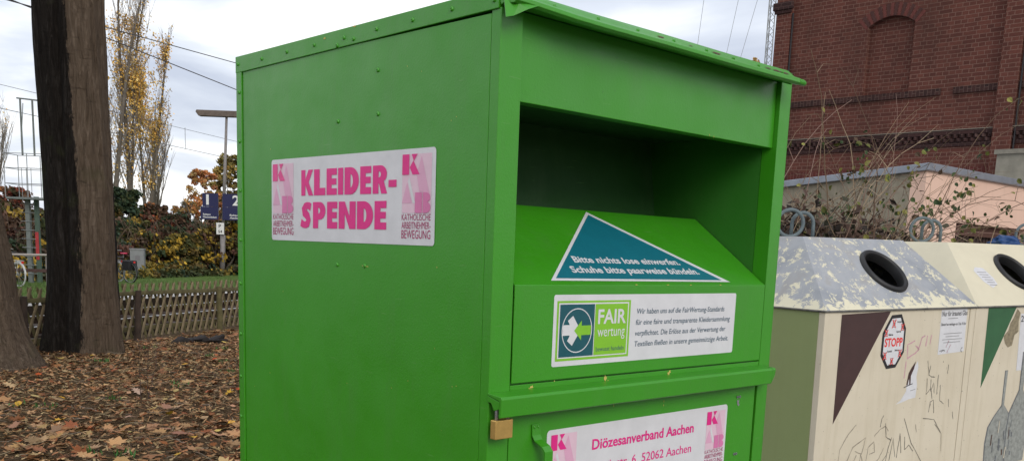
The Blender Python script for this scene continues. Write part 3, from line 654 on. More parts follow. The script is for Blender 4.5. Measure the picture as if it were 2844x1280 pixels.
# ------------------------------------------------------------------ GARAGE
GA = Vector((5.205, 12.468, 0)); 
def garage():
    g = empty('garage', GA, math.atan2(.7499, .6617)-0, 'low flat roofed garage with pink rendered front and bare grey side wall behind brambles', 'garage')
    # local x along the pink front, local y along the grey side (into the distance)
    g.rotation_euler = (0, 0, R(90-48.6))
    t = NT('pink_render'); co = t.coord(); c = t.ramp(t.noise(co, 1.2, 5), [(.3, (.76,.52,.41)), (.7, (.82,.57,.46))])
    st = t.ramp(t.noise(t.scale(co, 4, 4, .4), 2, 6, .7), [(.55, 0.), (.8, .25)]); c = t.mix(st, c, (.40,.28,.22))
    PINKR = t.done(c, .9, t.bump(t.noise(co, 90, 3), .3, .004))
    t = NT('stained_grey_render'); co = t.coord(); c = t.ramp(t.noise(co, 1.5, 7, .65), [(.3, (.22,.195,.145)), (.7, (.36,.325,.25))])
    st = t.ramp(t.noise(t.scale(co, 3, 3, .35), 3, 6, .7), [(.5, 0.), (.75, .6)]); c = t.mix(st, c, (.085,.08,.06))
    GREYR = t.done(c, .95, t.bump(t.noise(co, 30, 5), .4, .01))
    FASC = plain('zinc_roof_edge', (.30,.33,.38), .45, .3, .12, 6, .1, 20)
    Lx, Ly, s = 9.0, 6.0, -.080
    dz = lambda y: 2.80+s*y
    d0, d1, dh = 1.0, 3.4, 2.17
    b = MB(); b.prism([(0,0),(d0,0),(d0,dh),(d1,dh),(d1,0),(Lx,0),(Lx,2.8),(0,2.8)], 1, 0, .2); b.build('front_wall', PINKR, g)
    for xa_ in (.002, Lx-.2): b = MB(); b.prism([(.2,0),(Ly,0),(Ly,dz(Ly)),(.2,dz(.2)-.002)], 0, xa_, xa_+.198); b.build('side_wall', GREYR, g)
    b = MB(); b.box(.2, Lx-.2, Ly-.2, Ly-.003, 0, dz(Ly)); b.build('back_wall', GREYR, g)
    b = MB(); b.prism([(-.05,dz(0)-.02),(Ly+.05,dz(Ly)-.02),(Ly+.05,dz(Ly)+.07),(-.05,dz(0)+.075)], 0, -.05, Lx+.05); r_ = b.build('roof_edge', FASC, g, bevel=.01)
    BR = plain('brown_garage_door', (.055,.036,.033), .6, 0, .15, 10)
    b = MB()
    k = 0; x = d0+.08
    while x < d1-.08: b.box(x, x+.052, .15+(.012 if k%2 else 0), .19, 0, dh-.16); x += .054; k += 1
    b.build('garage_door', BR, g)
    b = MB(); b.box(d0, d1, .10, .2, dh-.16, dh); b.box(d0, d0+.08, .1, .2, 0, dh-.16); b.box(d1-.08, d1, .1, .2, 0, dh-.16); b.build('door_frame', plain('red_brown_frame', (.10,.05,.04), .6), g)
garage()

# ------------------------------------------------------------------ BRICK BUILDING (local axes x = into the building, y = along the facade to the far corner)
def brick_building():
    P0 = Vector((8.914, 18.5, 0)); lo = P0-Vector((BX,BY,0)); xo = lo.dot(AX)
    O = Vector((BX,BY,0))+AX*xo
    g = empty('brick_building', O, YAW, 'tall dark red brick industrial building with a bricked-up arched window and blackened cornice bands', 'building')
    Y1, Y0, H = 10.46, -6.0, 13.0
    # facade sheet with arched recess
    a0, a1, zb, zs = 7.46, 8.43, 4.965, 6.33
    cxw = (a0+a1)/2; hw = (a1-a0)/2; rise = .17; Rr = (hw*hw+rise*rise)/(2*rise); cz = zs+rise-Rr; ang = math.asin(hw/Rr)
    archp = [(cxw+Rr*math.sin(ang-2*ang*i/12), cz+Rr*math.cos(ang-2*ang*i/12)) for i in range(13)]  # from a1 to a0
    hole = [(a0, zb), (a1, zb)]+archp
    hole = [(a0, zb), (a1, zb)]+[(min(a1,max(a0,x)), z) for x, z in archp]
    # drop duplicates
    bm = bmesh.new(); outer = [(Y0,0),(Y1,0),(Y1,H),(Y0,H)]
    for lp in (outer, hole):
        vs = [bm.verts.new((x, y, 0)) for x, y in lp]
        for i in range(len(vs)): bm.edges.new((vs[i], vs[(i+1)%len(vs)]))
    bmesh.ops.triangle_fill(bm, use_beauty=True, edges=bm.edges[:], normal=(0,0,1)); bm.verts.index_update()
    b = MB(); b.add([(0, v.co.x, v.co.y) for v in bm.verts], [[v.index for v in f.verts] for f in bm.faces]); bm.free()
    n = len(hole); b.add([(0,x,z) for x, z in hole]+[(.12,x,z) for x, z in hole], [(i,(i+1)%n,n+(i+1)%n,n+i) for i in range(n)])
    b.quad((.0,Y1,0),(12,Y1,0),(12,Y1,H),(0,Y1,H)); b.quad((.0,Y0,0),(12,Y0,0),(12,Y0,H),(0,Y0,H)); b.quad((12,Y0,0),(12,Y1,0),(12,Y1,H),(12,Y0,H))
    b.build('wall', BRICK, g, fixn=False)
    b = MB(); b.box(.12, .16, a0-.05, a1+.05, zb-.05, zs+.4); b.build('blind_window', BRICK, g)
    # voussoirs
    b = MB(); K = 17
    for i in range(K):
        t0, t1 = ang*1.12-2*1.12*ang*i/K, ang*1.12-2*1.12*ang*(i+1)/K-.006/Rr*-1
        r0_, r1_ = Rr+.003, Rr+.25; pp = []
        for rr, tt in ((r0_,t0),(r0_,t1+.012/Rr),(r1_,t1+.012/Rr),(r1_,t0)): pp.append((cxw+rr*math.sin(tt), cz+rr*math.cos(tt)))
        b.prism(pp, 0, -.006, .05, i%2)
    b.build('window_arch', [plain('brick_a', lin(100,52,46), .9, 0, .2, 20), plain('brick_b', lin(74,44,40), .9, 0, .2, 20)], g)
    # pilasters
    b = MB(); b.prism([(-.10,10.20),(-.10,Y1+.10),(12,Y1+.10),(12,Y1+.001),(-.001,Y1+.001),(-.001,10.20)], 2, 0, H); b.build('pilaster', BRICK, g)
    b = MB(); b.box(-.115, .0, 5.36, 5.70, 0, H); b.build('pilaster', BRICK, g)
    b = MB(); b.box(-.115, .0, 0.2, .54, 0, H); b.build('pilaster', BRICK, g)
    for y0 in (10.14, 5.30):
        if y0 < 6: continue
        b = MB(); b.box(-.17, -.1, y0, Y1+.16, 6.94, 7.10); b.box(-.14, -.1, y0+.03, Y1+.13, 6.87, 6.94); b.build('pilaster_cap', BRICK_OLD, g, bevel=.01)
    for y_, z_ in ((10.17,6.86),(5.32,13)): b = MB(); b.tube([(-.06, y_, 0), (-.06, y_, z_)], .020, 8); b.build('lightning_conductor', INKBLK, g)
    # bands
    for ya, yb in ((5.70, 10.20), (.54, 5.36)):
        for s0, s1 in (((ya,6.55),(6.80,yb)) if yb > 8 else ((ya,yb),)): b = MB(); b.box(-.045, 0, s0, s1, 4.865, 4.985); b.build('sill_band', BRICK_SOLD, g)
        for q in ((-.075,4.09,4.17),(-.03,3.87,3.95)): b = MB(); b.box(q[0], 0, ya, yb, q[1], q[2]); b.build('cornice_band', BRICK_OLD, g)
        b = MB(); y = ya+.06
        while y < yb-.05:
            b.obox((-.03, y, 4.055), Vector((1,1,0))*.028, Vector((-1,1,0))*.028, (0,0,.034)); b.obox((-.025, y+.065, 3.985), Vector((1,1,0))*.028, Vector((-1,1,0))*.028, (0,0,.034)); y += .13
        b.build('dentil_course', BRICK_OLD, g)
        b = MB(); b.box(-.09, 0, ya, yb, 4.171, 4.186); b.build('drip_ledge', plain('pale_mortar_ledge', (.22,.19,.15), .9, 0, .2, 9), g)
    b = MB(); b.box(-.01, -.0, 5.7, 10.1, 3.25, 3.48); b.build('soldier_course', brick_mat('red_soldier_brick', lin(100,52,46), lin(84,42,40), lin(120,84,78), vert=True), g)
    b = MB(); b.box(-.03, 12.03, Y0, Y1+.12, H, H+.3); b.build('roof_parapet', BRICK_OLD, g)
    c = MB(); c.box(-.62, -.12, 4.6, 5.38, 0, 3.62); c.build('concrete_post_body', plain('pale_concrete', (.27,.25,.20), .9, 0, .18, 6, .3, 40), g)
    c = MB(); c.box(-.66, -.12, 4.56, 5.42, 3.62, 3.70); c.build('coping', plain('concrete_coping', (.23,.21,.17), .9, 0, .2, 9, .3, 40), g)
    return g
brick_building()

# ------------------------------------------------------------------ LATTICE MAST AND ITS GUYS
def mast():
    Y = 52; base = at_y(2131, 180, Y); x, y = base.x, Y
    g = empty('lattice_mast', (x, y, 0), 0, 'slender galvanised lattice mast with three thin guy wires beside the brick building', 'mast')
    H = 34; s = .17; cs = [(-s,-.1),(s,-.1),(0,.2)]
    for c in cs: b = MB(); b.tube([(c[0],c[1],0),(c[0],c[1],H)], .030, 6); b.build('leg', METAL, g)
    b = MB(); z = .3
    while z < H-.5:
        for i in range(3):
            p, q = cs[i], cs[(i+1)%3]; b.tube([(p[0],p[1],z),(q[0],q[1],z+.35)], .014, 4, caps=False); b.tube([(q[0],q[1],z+.35),(p[0],p[1],z+.7)], .014, 4, caps=False)
        z += .7
    b.build('bracing', METAL, g)
    for (xa, ya), (xb, yb) in (((1955,0),(1938,121)),((2051,0),(2019,144)),((2104,0),(2065,133))):
        # straight guys from the mast to the ground, leaving the mast high above the picture
        P, Q = at_y(xa, ya, Y)-Vector((x,y,0)), at_y(xb, yb, Y)-Vector((x,y,0)); dv = (Q-P)/(P.z-Q.z)
        top = P-dv*(H-.3-P.z) if True else P; t_hit = min(H-.3, P.z-P.x/dv.x*-1) if abs(dv.x) > 1e-6 else H
        zh = P.z + (-P.x)/(-dv.x) if dv.x else H
        zh = min(zh, H)
        A = P-dv*(zh-P.z); Bq = P+dv*P.z
        m_ = MB(); m_.tube([A, Bq], .011, 4, caps=False); m_.build('guy_wire', METAL, g)
mast()

# ------------------------------------------------------------------ LEFT SIDE: track-parallel axes
a15 = R(15); TT = Vector((math.sin(a15), math.cos(a15), 0)); NN = Vector((-math.cos(a15), math.sin(a15), 0))
def tn(t, n, z=0): return TT*t + NN*n + Vector((0,0,z))
def frame(name, label, cat, group=None): return empty(name, (0,0,0), 0, label, cat, group)
def on_line(x, y, n): P = on_plane(x, y, NN*n, NN); return P.dot(TT), P.z

# ground
def hgt(x, y):
    p = Vector((x, y, 0)); n_ = p.dot(NN)
    if n_ > 10.0: return -.03
    k = min(1, max(0, (10.0-n_)/.6))
    q = .05*noise.noise(p*.5)+.03*noise.noise(p*1.6+Vector((3,1,0)))+.012*noise.noise(p*6)
    near = max(0, 1-(p-Vector((-5.8,11.5,0))).length/3.2)
    return (q+.09*near)*k - .03*(1-k)
def ground():
    t = NT('leaf_litter_soil'); co = t.coord()
    n1 = t.noise(co, 55, 6, .75, .6); n2 = t.noise(co, 1.1, 4)
    c = t.ramp(n1, [(.28, (.026,.016,.009)), (.46, (.095,.060,.033)), (.62, (.19,.125,.065)), (.8, (.32,.23,.125))])
    c = t.mix(t.ramp(n2, [(.45, 0.), (.7, .5)]), c, (.05,.042,.018))
    m = t.done(c, .95, t.bump(n1, 1.0, .03), spec=.1)
    b = MB(); nx, ny = 120, 220; xa, xb, ya, yb = -10., .9, .5, 24.
    vs = []
    for j in range(ny+1):
        for i in range(nx+1):
            x = xa+(xb-xa)*i/nx; y = ya+(yb-ya)*j/ny; e = min(1, min(i, nx-i, j, ny-j)/4); vs.append((x, y, hgt(x, y)*e-(.03*(1-e)) ))
    b.add(vs, [(j*(nx+1)+i, j*(nx+1)+i+1, (j+1)*(nx+1)+i+1, (j+1)*(nx+1)+i) for j in range(ny) for i in range(nx)])
    o = b.build('forest_floor', m, smooth=True); tag(o, kind='structure')
    b = MB(); b.quad((-600,-600,-.19),(600,-600,-.19),(600,900,-.19),(-600,900,-.19))
    o = b.build('ground', m); tag(o, kind='structure')
    GRAV = plain('grey_brown_paving', (.16,.15,.13), .9, 0, .3, 30, .4, 60)
    b = MB(); b.quad((.9,-3,-.16),(30,-3,-.16),(30,40,-.16),(.9,14,-.16)); o = b.build('pavement', GRAV); tag(o, kind='structure')
    BAL = plain('dark_track_ballast', (.020,.015,.011), .95, 0, .5, 14, 1., 30, .03, 0.)
    b = MB(); b.quad(tn(-30,9.9,-.02), tn(160,9.9,-.02), tn(160,15.5,-.02), tn(-30,15.5,-.02)); o = b.build('track_bed', BAL); tag(o, kind='structure')
    t = NT('mown_grass'); co = t.coord(); nf = t.noise(co, 30, 5, .7)
    GR = t.done(t.ramp(nf, [(.3, (.050,.085,.016)), (.7, (.12,.19,.045))]), .95, t.bump(nf, 1, .03), spec=.1)
    b = MB(); b.quad(tn(-30,15.9,.02), tn(160,15.9,.02), tn(160,60,.02), tn(-30,60,.02)); o = b.build('grass_verge', GR); tag(o, kind='structure')
    b = MB(); P = [tn(-30,15.5,-.1), tn(160,15.5,-.1), tn(160,15.92,-.1), tn(-30,15.92,-.1)]; Q = [p+Vector((0,0,.155)) for p in P]
    b.add(P+Q, [(0,1,2,3),(4,5,6,7),(0,1,5,4),(1,2,6,5),(2,3,7,6),(3,0,4,7)]); o = b.build('platform_edge', plain('white_platform_line', (.85,.85,.83), .5)); tag(o, kind='structure')
    # sleepers and rails
    b = MB(); tt = 4
    while tt < 70:
        b.obox(tn(tt, 11.5, -.0), TT*.12, NN*1.25, (0,0,.03)); tt += .62
    tag(b.build('sleepers', WOODDK), kind='structure')
    for i, n_ in enumerate((10.83, 12.22)):
        b = MB(); P = [(-.035,.0),(.035,.0),(.01,.02),(.01,.09),(.034,.10),(.034,.135),(-.034,.135),(-.034,.10),(-.01,.09),(-.01,.02)]
        vs = [tn(-10, n_+q, z) for q, z in P]+[tn(110, n_+q, z) for q, z in P]; n = len(P)
        b.add(vs, [(k,(k+1)%n,n+(k+1)%n,n+k) for k in range(n)])
        hv = [tn(q, n_+w_, z_) for q in (-10,110) for w_, z_ in ((-.030,.1352),(.030,.1352),(.030,.1475),(-.030,.1475))]; b.add(hv, [(0,1,5,4),(1,2,6,5),(2,3,7,6),(3,0,4,7)], 1)
        o = b.build('rail', [plain('rusty_rail_web', (.045,.028,.02), .9, 0, .3, 10, spec=.1), plain('shiny_rail_steel', (.6,.6,.6), .35, .7)]); tag(o, ('nearer' if i == 0 else 'farther')+' shiny steel rail seen through the wooden lattice fence', 'rail', 'railway rails')
ground()

# leaf litter: chips, twigs and lobed leaves lying on the soil
def litter():
    rnd = random.Random(11); b = MB()
    OAK = [(0,-.5),(.05,-.34),(.22,-.36),(.14,-.22),(.34,-.16),(.18,-.06),(.42,.10),(.17,.10),(.30,.32),(.12,.28),(.10,.42),(0,.54)]
    OAK = OAK + [(-x, y) for x, y in OAK[-2:0:-1]]
    MAP = [(0,-.5),(.04,-.25),(.3,-.32),(.24,-.14),(.5,-.02),(.34,.08),(.44,.30),(.2,.24),(.14,.36),(0,.56)]
    MAP = MAP + [(-x, y) for x, y in MAP[-2:0:-1]]
    OVL = [(0,-.5),(.16,-.34),(.27,-.08),(.25,.18),(.12,.40),(0,.52),(-.12,.40),(-.25,.18),(-.27,-.08),(-.16,-.34)]
    tones = [(.28,.14,.06),(.35,.205,.10),(.44,.30,.155),(.22,.085,.035),(.14,.065,.03),(.34,.165,.075),(.26,.175,.085),(.42,.25,.13),(.16,.10,.05),(.36,.27,.14)]
    bright = [(.55,.34,.05),(.60,.46,.14),(.42,.09,.03),(.50,.33,.17),(.36,.12,.05)]
    def spot():
        while True:
            y = 4.5+rnd.random()**.8*12; x = rnd.uniform(-9.0, -.6)
            if Vector((x,y,0)).dot(NN) < 9.1 and x > -.62*y-1.2: return x, y
    def leaf(sh, x, y, s, col, lift=.012):
        a = rnd.uniform(0, 6.28); ca, sa = math.cos(a), math.sin(a); tilt = Vector((rnd.uniform(-.35,.35), rnd.uniform(-.35,.35), 1)).normalized()
        curl = rnd.uniform(-.2,.9); bend = rnd.uniform(-.3,.5); ph = rnd.uniform(0,6)
        e1 = Vector((ca,sa,0)); e1 = (e1-tilt*e1.dot(tilt)).normalized(); e2 = tilt.cross(e1); z = hgt(x,y)+lift+rnd.random()*.022
        def pt(u, v): h = curl*u*u*1.2+bend*v*v*.5+.05*math.sin(7*u+5*v+ph); return Vector((x,y,z))+(e1*u+e2*v+tilt*h*.7)*s
        mid = [pt(0, -.5+1.02*k/5) for k in range(6)]; L = len(sh); vs = [pt(*p) for p in sh]+[pt(0,.0)]
        kk = rnd.uniform(.7,1.2); c = (col[0]*kk, col[1]*kk*rnd.uniform(.88,1.03), col[2]*kk*rnd.uniform(.8,1.1))
        b.add(vs, [(i,(i+1)%L,L) for i in range(L)], 0, c)
        if s > .08: b.tube([pt(0,-.5), pt(.02,-.8)], .0015, 3, col=c, caps=False)
    for k in range(42000):       # mulch chips and leaf crumbs
        x, y = spot(); a = rnd.uniform(0,6.28); l = rnd.uniform(.010,.045); w = rnd.uniform(.002,.010); u = Vector((math.cos(a), math.sin(a), rnd.uniform(-.5,.5))).normalized()*l
        v = Vector((-math.sin(a), math.cos(a), rnd.uniform(-.6,.6))).normalized()*w; c = Vector((x,y,hgt(x,y)+.012+rnd.random()*.02))
        col = rnd.choice(tones); k_ = rnd.uniform(.35,1.25); b.add([c-u-v, c+u-v*.4, c+u*.8+v, c-u+v], [(0,1,2,3)], 0, tuple(q*k_ for q in col))
    for k in range(6800):
        x, y = spot(); leaf(rnd.choice([OVL,OVL,OAK,MAP]), x, y, rnd.uniform(.035,.085), rnd.choice(tones))
    for k in range(560):
        x, y = spot()
        if rnd.random() < .55: y = 4.5+rnd.random()*3.5; x = rnd.uniform(-5,-.9)
        leaf(rnd.choice([OAK,OAK,MAP]), x, y, rnd.uniform(.09,.19), rnd.choice(tones[:4]+tones[5:8]), .02)
    for k in range(150): x, y = spot(); leaf(rnd.choice([OVL,MAP]), x, y, rnd.uniform(.05,.11), rnd.choice(bright), .03)
    for k in range(2600):        # twigs and needles
        x, y = spot(); a = rnd.uniform(0,6.28); l = rnd.uniform(.03,.16)*(3 if rnd.random() < .05 else 1); z = hgt(x,y)+.02+rnd.random()*.02; pts = []
        for i in range(4): pts.append((x+math.cos(a)*l*(i/3-.5)+rnd.uniform(-.01,.01), y+math.sin(a)*l*(i/3-.5)+rnd.uniform(-.01,.01), z+rnd.uniform(0,.015)))
        b.tube(pts, rnd.uniform(.001,.0035), 3, col=rnd.choice([(.06,.045,.03),(.16,.13,.10),(.22,.18,.14),(.09,.06,.04),(.28,.22,.13)]), caps=False)
    # named big leaves from the photograph's foreground
    for px, py, s, c, sh in ((155,1205,.19,(.26,.16,.10),OAK),(345,1165,.20,(.36,.24,.16),OAK),(495,1135,.17,(.44,.30,.19),OAK),(505,1215,.20,(.36,.17,.11),MAP),(350,1212,.15,(.60,.46,.20),OVL),(462,1140,.12,(.34,.2,.12),MAP),(40,1195,.15,(.28,.15,.09),OAK),(165,1120,.17,(.30,.2,.12),OAK),(165,1010,.12,(.5,.36,.12),MAP),(170,1115,.08,(.65,.38,.03),OVL),(318,1040,.10,(.42,.10,.05),OVL),(100,1107,.10,(.5,.4,.18),OVL),(470,1155,.13,(.60,.46,.08),OVL),(280,1035,.15,(.34,.2,.12),OAK),(380,1095,.16,(.42,.32,.2),OAK)):
        P = on_plane(px, py, Vector((0,0,.03)), Vector((0,0,1))); leaf(sh, P.x, P.y, s, c, .045)
    o = b.build('fallen_leaves', LITTER, fixn=False); tag(o, kind='stuff')
    g = MB()
    for k in range(26):
        x, y = spot()
        for q in range(14):
            a = rnd.uniform(0,6.28); l = rnd.uniform(.03,.08); p = Vector((x+rnd.uniform(-.08,.08), y+rnd.uniform(-.08,.08), hgt(x,y)+.01)); d_ = Vector((math.cos(a)*.5, math.sin(a)*.5, 1)).normalized()
            s_ = Vector((-math.sin(a), math.cos(a), 0))*.008; g.add([p, p+d_*l*.5+s_, p+d_*l, p+d_*l*.5-s_], [(0,1,2,3)], 0, (.05,.11+.05*rnd.random(),.03))
    tag(g.build('small_weeds', LEAF, fixn=False), kind='stuff')
litter()
def twig_plant():
    P = on_plane(405, 1110, Vector((0,0,0)), Vector((0,0,1))); b = MB(); rnd = random.Random(5)
    for s_ in range(3):
        p = P+Vector((rnd.uniform(-.05,.05), rnd.uniform(-.05,.05), 0)); pts = [p]; d_ = Vector((rnd.uniform(-.25,.2), rnd.uniform(-.2,.2), 1))
        for i in range(7):
            p = p+d_.normalized()*.085; d_ = d_+Vector((rnd.uniform(-.3,.3), rnd.uniform(-.3,.3), 0)); pts.append(p)
            if i > 1:
                for q in range(2): e = Vector((rnd.uniform(-1,1), rnd.uniform(-1,1), rnd.uniform(.2,.8))).normalized(); b.tube([p, p+e*.05, p+e*.1+Vector((0,0,.02))], .0015, 3, caps=False)
        b.tube(pts, [.004-.0004*i for i in range(8)], 4)
    tag(b.build('bare_seedling', plain('thin_twig_bark', (.05,.03,.025), .9)), 'bare thin twiggy seedling standing in the leaf litter', 'plant')
twig_plant()

# ------------------------------------------------------------------ TREES
def trunk_mesh(name, parent, path, radfn, dark=None, nseg=150, nz=240, mat=BARK, amp=.03):
    b = MB(); vs = []; cols = []
    for j in range(nz+1):
        c, z = path(j/nz)
        for k in range(nseg):
            w = 2*math.pi*k/nseg; rr = radfn(w, z); q = noise.noise(Vector((math.cos(w)*2.6, math.sin(w)*2.6, z*.55)))*amp*2+noise.noise(Vector((math.cos(w)*9, math.sin(w)*9, z*1.1)))*amp+abs(noise.noise(Vector((math.cos(w)*26, math.sin(w)*26, z*2.2))))*amp*.55
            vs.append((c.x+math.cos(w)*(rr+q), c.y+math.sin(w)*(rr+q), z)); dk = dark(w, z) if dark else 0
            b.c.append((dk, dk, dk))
    b.v = [tuple(v) for v in vs]
    for j in range(nz):
        for k in range(nseg): b.f.append([j*nseg+k, j*nseg+(k+1)%nseg, (j+1)*nseg+(k+1)%nseg, (j+1)*nseg+k]); b.m.append(0)
    return b.build(name, mat, parent, smooth=True)
def branches(b, p, d_, r_, l, depth, rnd, up=.2, spread=.6, tips=None, n=3, seg=5):
    pts = [p.copy()]; q = p.copy(); dd = d_.normalized()
    for i in range(seg):
        q = q+dd*(l/seg); dd = (dd+Vector((rnd.uniform(-.18,.18), rnd.uniform(-.18,.18), rnd.uniform(-.08,.12)+up*.12))).normalized(); pts.append(q.copy())
    b.tube(pts, [r_*(1-.55*i/seg) for i in range(seg+1)], 7 if r_ > .05 else 4, caps=False, col=(0,0,0) if b.c or not b.v else None)
    if tips is not None: tips += pts[2:]
    if depth > 0:
        for k in range(n):
            i = rnd.randint(2, seg); e = (dd+Vector((rnd.uniform(-1,1), rnd.uniform(-1,1), rnd.uniform(-.3,.6)+up))*spread).normalized()
            branches(b, pts[i], e, r_*.5, l*.68, depth-1, rnd, up, spread, tips, n, seg)
def big_tree():
    c0 = Vector((-5.69, 12.3, 0)); g = empty('oak_tree', c0, 0, 'thick old tree whose trunk is half black and half brown, standing before the lattice fence', 'tree')
    def path(t): z = -.1+9.1*t; return Vector((.03*math.sin(z*.9)+.012*z, 0, 0)), z
    def rad(w, z):
        base = .380+.022*math.cos(w-R(0))*math.sin(z*1.1)
        lobe = .045*math.cos(2*(w-R(5)))           # two stems grown together, wider across than deep
        groove = -.06*math.exp(-((((w-R(262)+math.pi)%(2*math.pi))-math.pi)/.16)**2)
        fl = max(0, 1-(z+.1)/1.5); flare = fl**2.2*(.10+.06*math.sin(5*w+1))
        return base+lobe+groove+flare-.004*max(0, z)
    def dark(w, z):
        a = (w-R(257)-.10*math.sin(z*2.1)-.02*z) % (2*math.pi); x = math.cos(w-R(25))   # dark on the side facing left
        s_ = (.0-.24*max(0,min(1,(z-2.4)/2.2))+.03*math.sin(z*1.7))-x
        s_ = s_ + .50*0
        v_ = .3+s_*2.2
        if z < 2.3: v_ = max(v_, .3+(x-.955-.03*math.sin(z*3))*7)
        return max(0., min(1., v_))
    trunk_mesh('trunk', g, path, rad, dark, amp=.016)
    rnd = random.Random(3); b = MB(); tips = []
    top = Vector((.15,0,8.9))
    for k in range(6):
        a = k*1.05; branches(b, top, Vector((math.cos(a), math.sin(a), 1.1)), .2, 4.2, 2, rnd, .3, .7, tips)
    b.c = []; b.build('limbs', BARK, g, smooth=True)
    b = MB()
    for p in tips:
        for q in range(5):
            c = p+Vector([rnd.gauss(0,.3) for _ in range(3)]); leafquad(b, c, .10, rnd, rnd.choice([(.30,.16,.05),(.22,.14,.05),(.14,.12,.03)]))
    b.build('foliage', LEAF, g, fixn=False)
def leafquad(b, c, s, rnd, col):
    a = Vector((rnd.gauss(0,1), rnd.gauss(0,1), rnd.gauss(0,1))).normalized(); u = a.orthogonal().normalized(); v = a.cross(u); u = u*s*rnd.uniform(.4,.65); v = v*s*rnd.uniform(.5,.9)
    k = rnd.uniform(.7,1.3); b.add([c-v, c+u*.9-v*.1, c+v+a*s*.15, c-u*.9+v*.1], [(0,1,2,3)], 0, (col[0]*k, col[1]*k, col[2]*k))
big_tree()
def left_tree():
    c0 = Vector((-6.37, 10.7, 0)); g = empty('oak_tree', c0, 0, 'leaning grey trunk with a flared root foot at the left edge of the photo', 'tree')
    def lr(z): z = max(z, 0); return .38+.40*math.exp(-z/.5)-.01*z
    def path(t): z = -.1+8*t; q = max(z,0); return Vector((-5.74-.14*max(0,q-1.2)+.36*math.exp(-q/.42)-.04-lr(z)+6.37, 0.02*z, 0)), z
    def rad(w, z):
        fl = math.exp(-max(z,0)/.5); return lr(z)+fl*.06*math.sin(5*w+.7)
    trunk_mesh('trunk', g, path, rad, None, amp=.022)
    rnd = random.Random(8); b = MB(); tips = []; top = Vector((-1.0,.16,7.8))
    for k in range(5):
        a = k*1.25; branches(b, top, Vector((math.cos(a), math.sin(a), 1.0)), .18, 3.6, 2, rnd, .3, .7, tips)
    b.c = []; b.build('limbs', BARK, g, smooth=True)
left_tree()

POPBARK = plain('poplar_bark', (.12,.10,.08), .9, 0, .3, 3)
TWIGM = plain('pale_twigs', (.20,.17,.14), .9, 0, .2, 5)
def poplar(px, ybase, Y, H, width, stems, leafy, label, seed, cols, lean=0, leafzone=(0,1), side=0):
    rnd = random.Random(seed); p = at_y(px, ybase, Y); base = Vector((p.x, Y, 0)); g = empty('poplar_tree', base, 0, label, 'tree', 'tall poplars behind the embankment')
    b = MB(); tw = MB(); lf = MB(); nodes = []
    def stem(p, d_, l, r_, n):
        pts = [p.copy()]; q = p.copy(); dd = d_.normalized()
        for i in range(n):
            q = q+dd*(l/n); dd = (dd+Vector((rnd.gauss(0,.035), rnd.gauss(0,.035), .03))).normalized(); pts.append(q.copy())
        return pts
    mains = []
    for s_ in range(stems):
        a = rnd.uniform(0,6.28); pts = stem(Vector((0,0,0)), Vector((math.cos(a)*.06+lean, math.sin(a)*.05, 1)), H*(1 if s_ == 0 else rnd.uniform(.7,.95)), 0, 12)
        r0_ = .22 if s_ == 0 else .14; b.tube(pts, [r0_*(1-.93*i/12) for i in range(13)], 6, caps=False); mains.append((pts, r0_))
    for pts, r0_ in mains:
        for k in range(int(70/ max(1, stems*.6))):
            i = rnd.uniform(1.2, 11.2); j = int(i); p = pts[j].lerp(pts[j+1], i-j); h = p.z/H
            if p.z < 3: continue
            a = rnd.uniform(0,6.28); l = width*1.3*(1.9*(1-h)+.5)*rnd.uniform(.5,1.2); e = Vector((math.cos(a)*.30, math.sin(a)*.30, 1))
            br = stem(p, e, l*2.3, 0, 6); tw.tube(br, [.035*(1-.8*t/6)*(1.3-h) for t in range(7)], 4, caps=False)
            for q in range(7):
                u = rnd.uniform(.8, 5.8); jj = int(u); pp = br[jj].lerp(br[jj+1], u-jj); a2 = rnd.uniform(0,6.28)
                t2 = stem(pp, Vector((math.cos(a2)*.45, math.sin(a2)*.45, 1)), l*.7, 0, 3); tw.tube(t2, [.014,.011,.008,.005], 3, caps=False); nodes += [t2[1], t2[2], t2[3]]
    for p in nodes:
        h = p.z/H; dens = leafy*(1.6 if leafzone[0] < h < leafzone[1] else .22)*(1.5 if noise.noise(p*.35+Vector((seed,0,0))) > .08 else .35)*(1+side*(p.x/width)*.6)
        for q in range(int(max(0, dens)+rnd.random())):
            c = p+Vector([rnd.gauss(0,.16) for _ in range(3)]); leafquad(lf, c, .125, rnd, rnd.choice(cols))
    b.build('trunk', POPBARK, g, smooth=True); tw.build('branches', TWIGM, g, fixn=False); lf.build('foliage', LEAF, g, fixn=False)
YEL = [(.75,.44,.08),(.68,.42,.10),(.62,.34,.07),(.52,.38,.12),(.74,.52,.18)]
poplar(356, 530, 72, 24, 1.1, 2, 2.3, 'tallest poplar with a dense streak of golden leaves, centre of the group', 21, YEL, leafzone=(.18,.72), side=.8)
poplar(312, 540, 70, 22, .8, 3, .7, 'nearly bare multi-stemmed poplar right behind the old trunk', 22, YEL, leafzone=(.2,.5))
poplar(405, 545, 76, 17.5, .8, 2, 1.6, 'shorter poplar with thin yellow leaves on the right of the group', 23, YEL, lean=.01, leafzone=(.3,.95))
poplar(425, 560, 80, 12.5, .75, 3, .12, 'small leafless poplar with fanned pale twigs at the right of the group', 24, YEL, lean=.05)

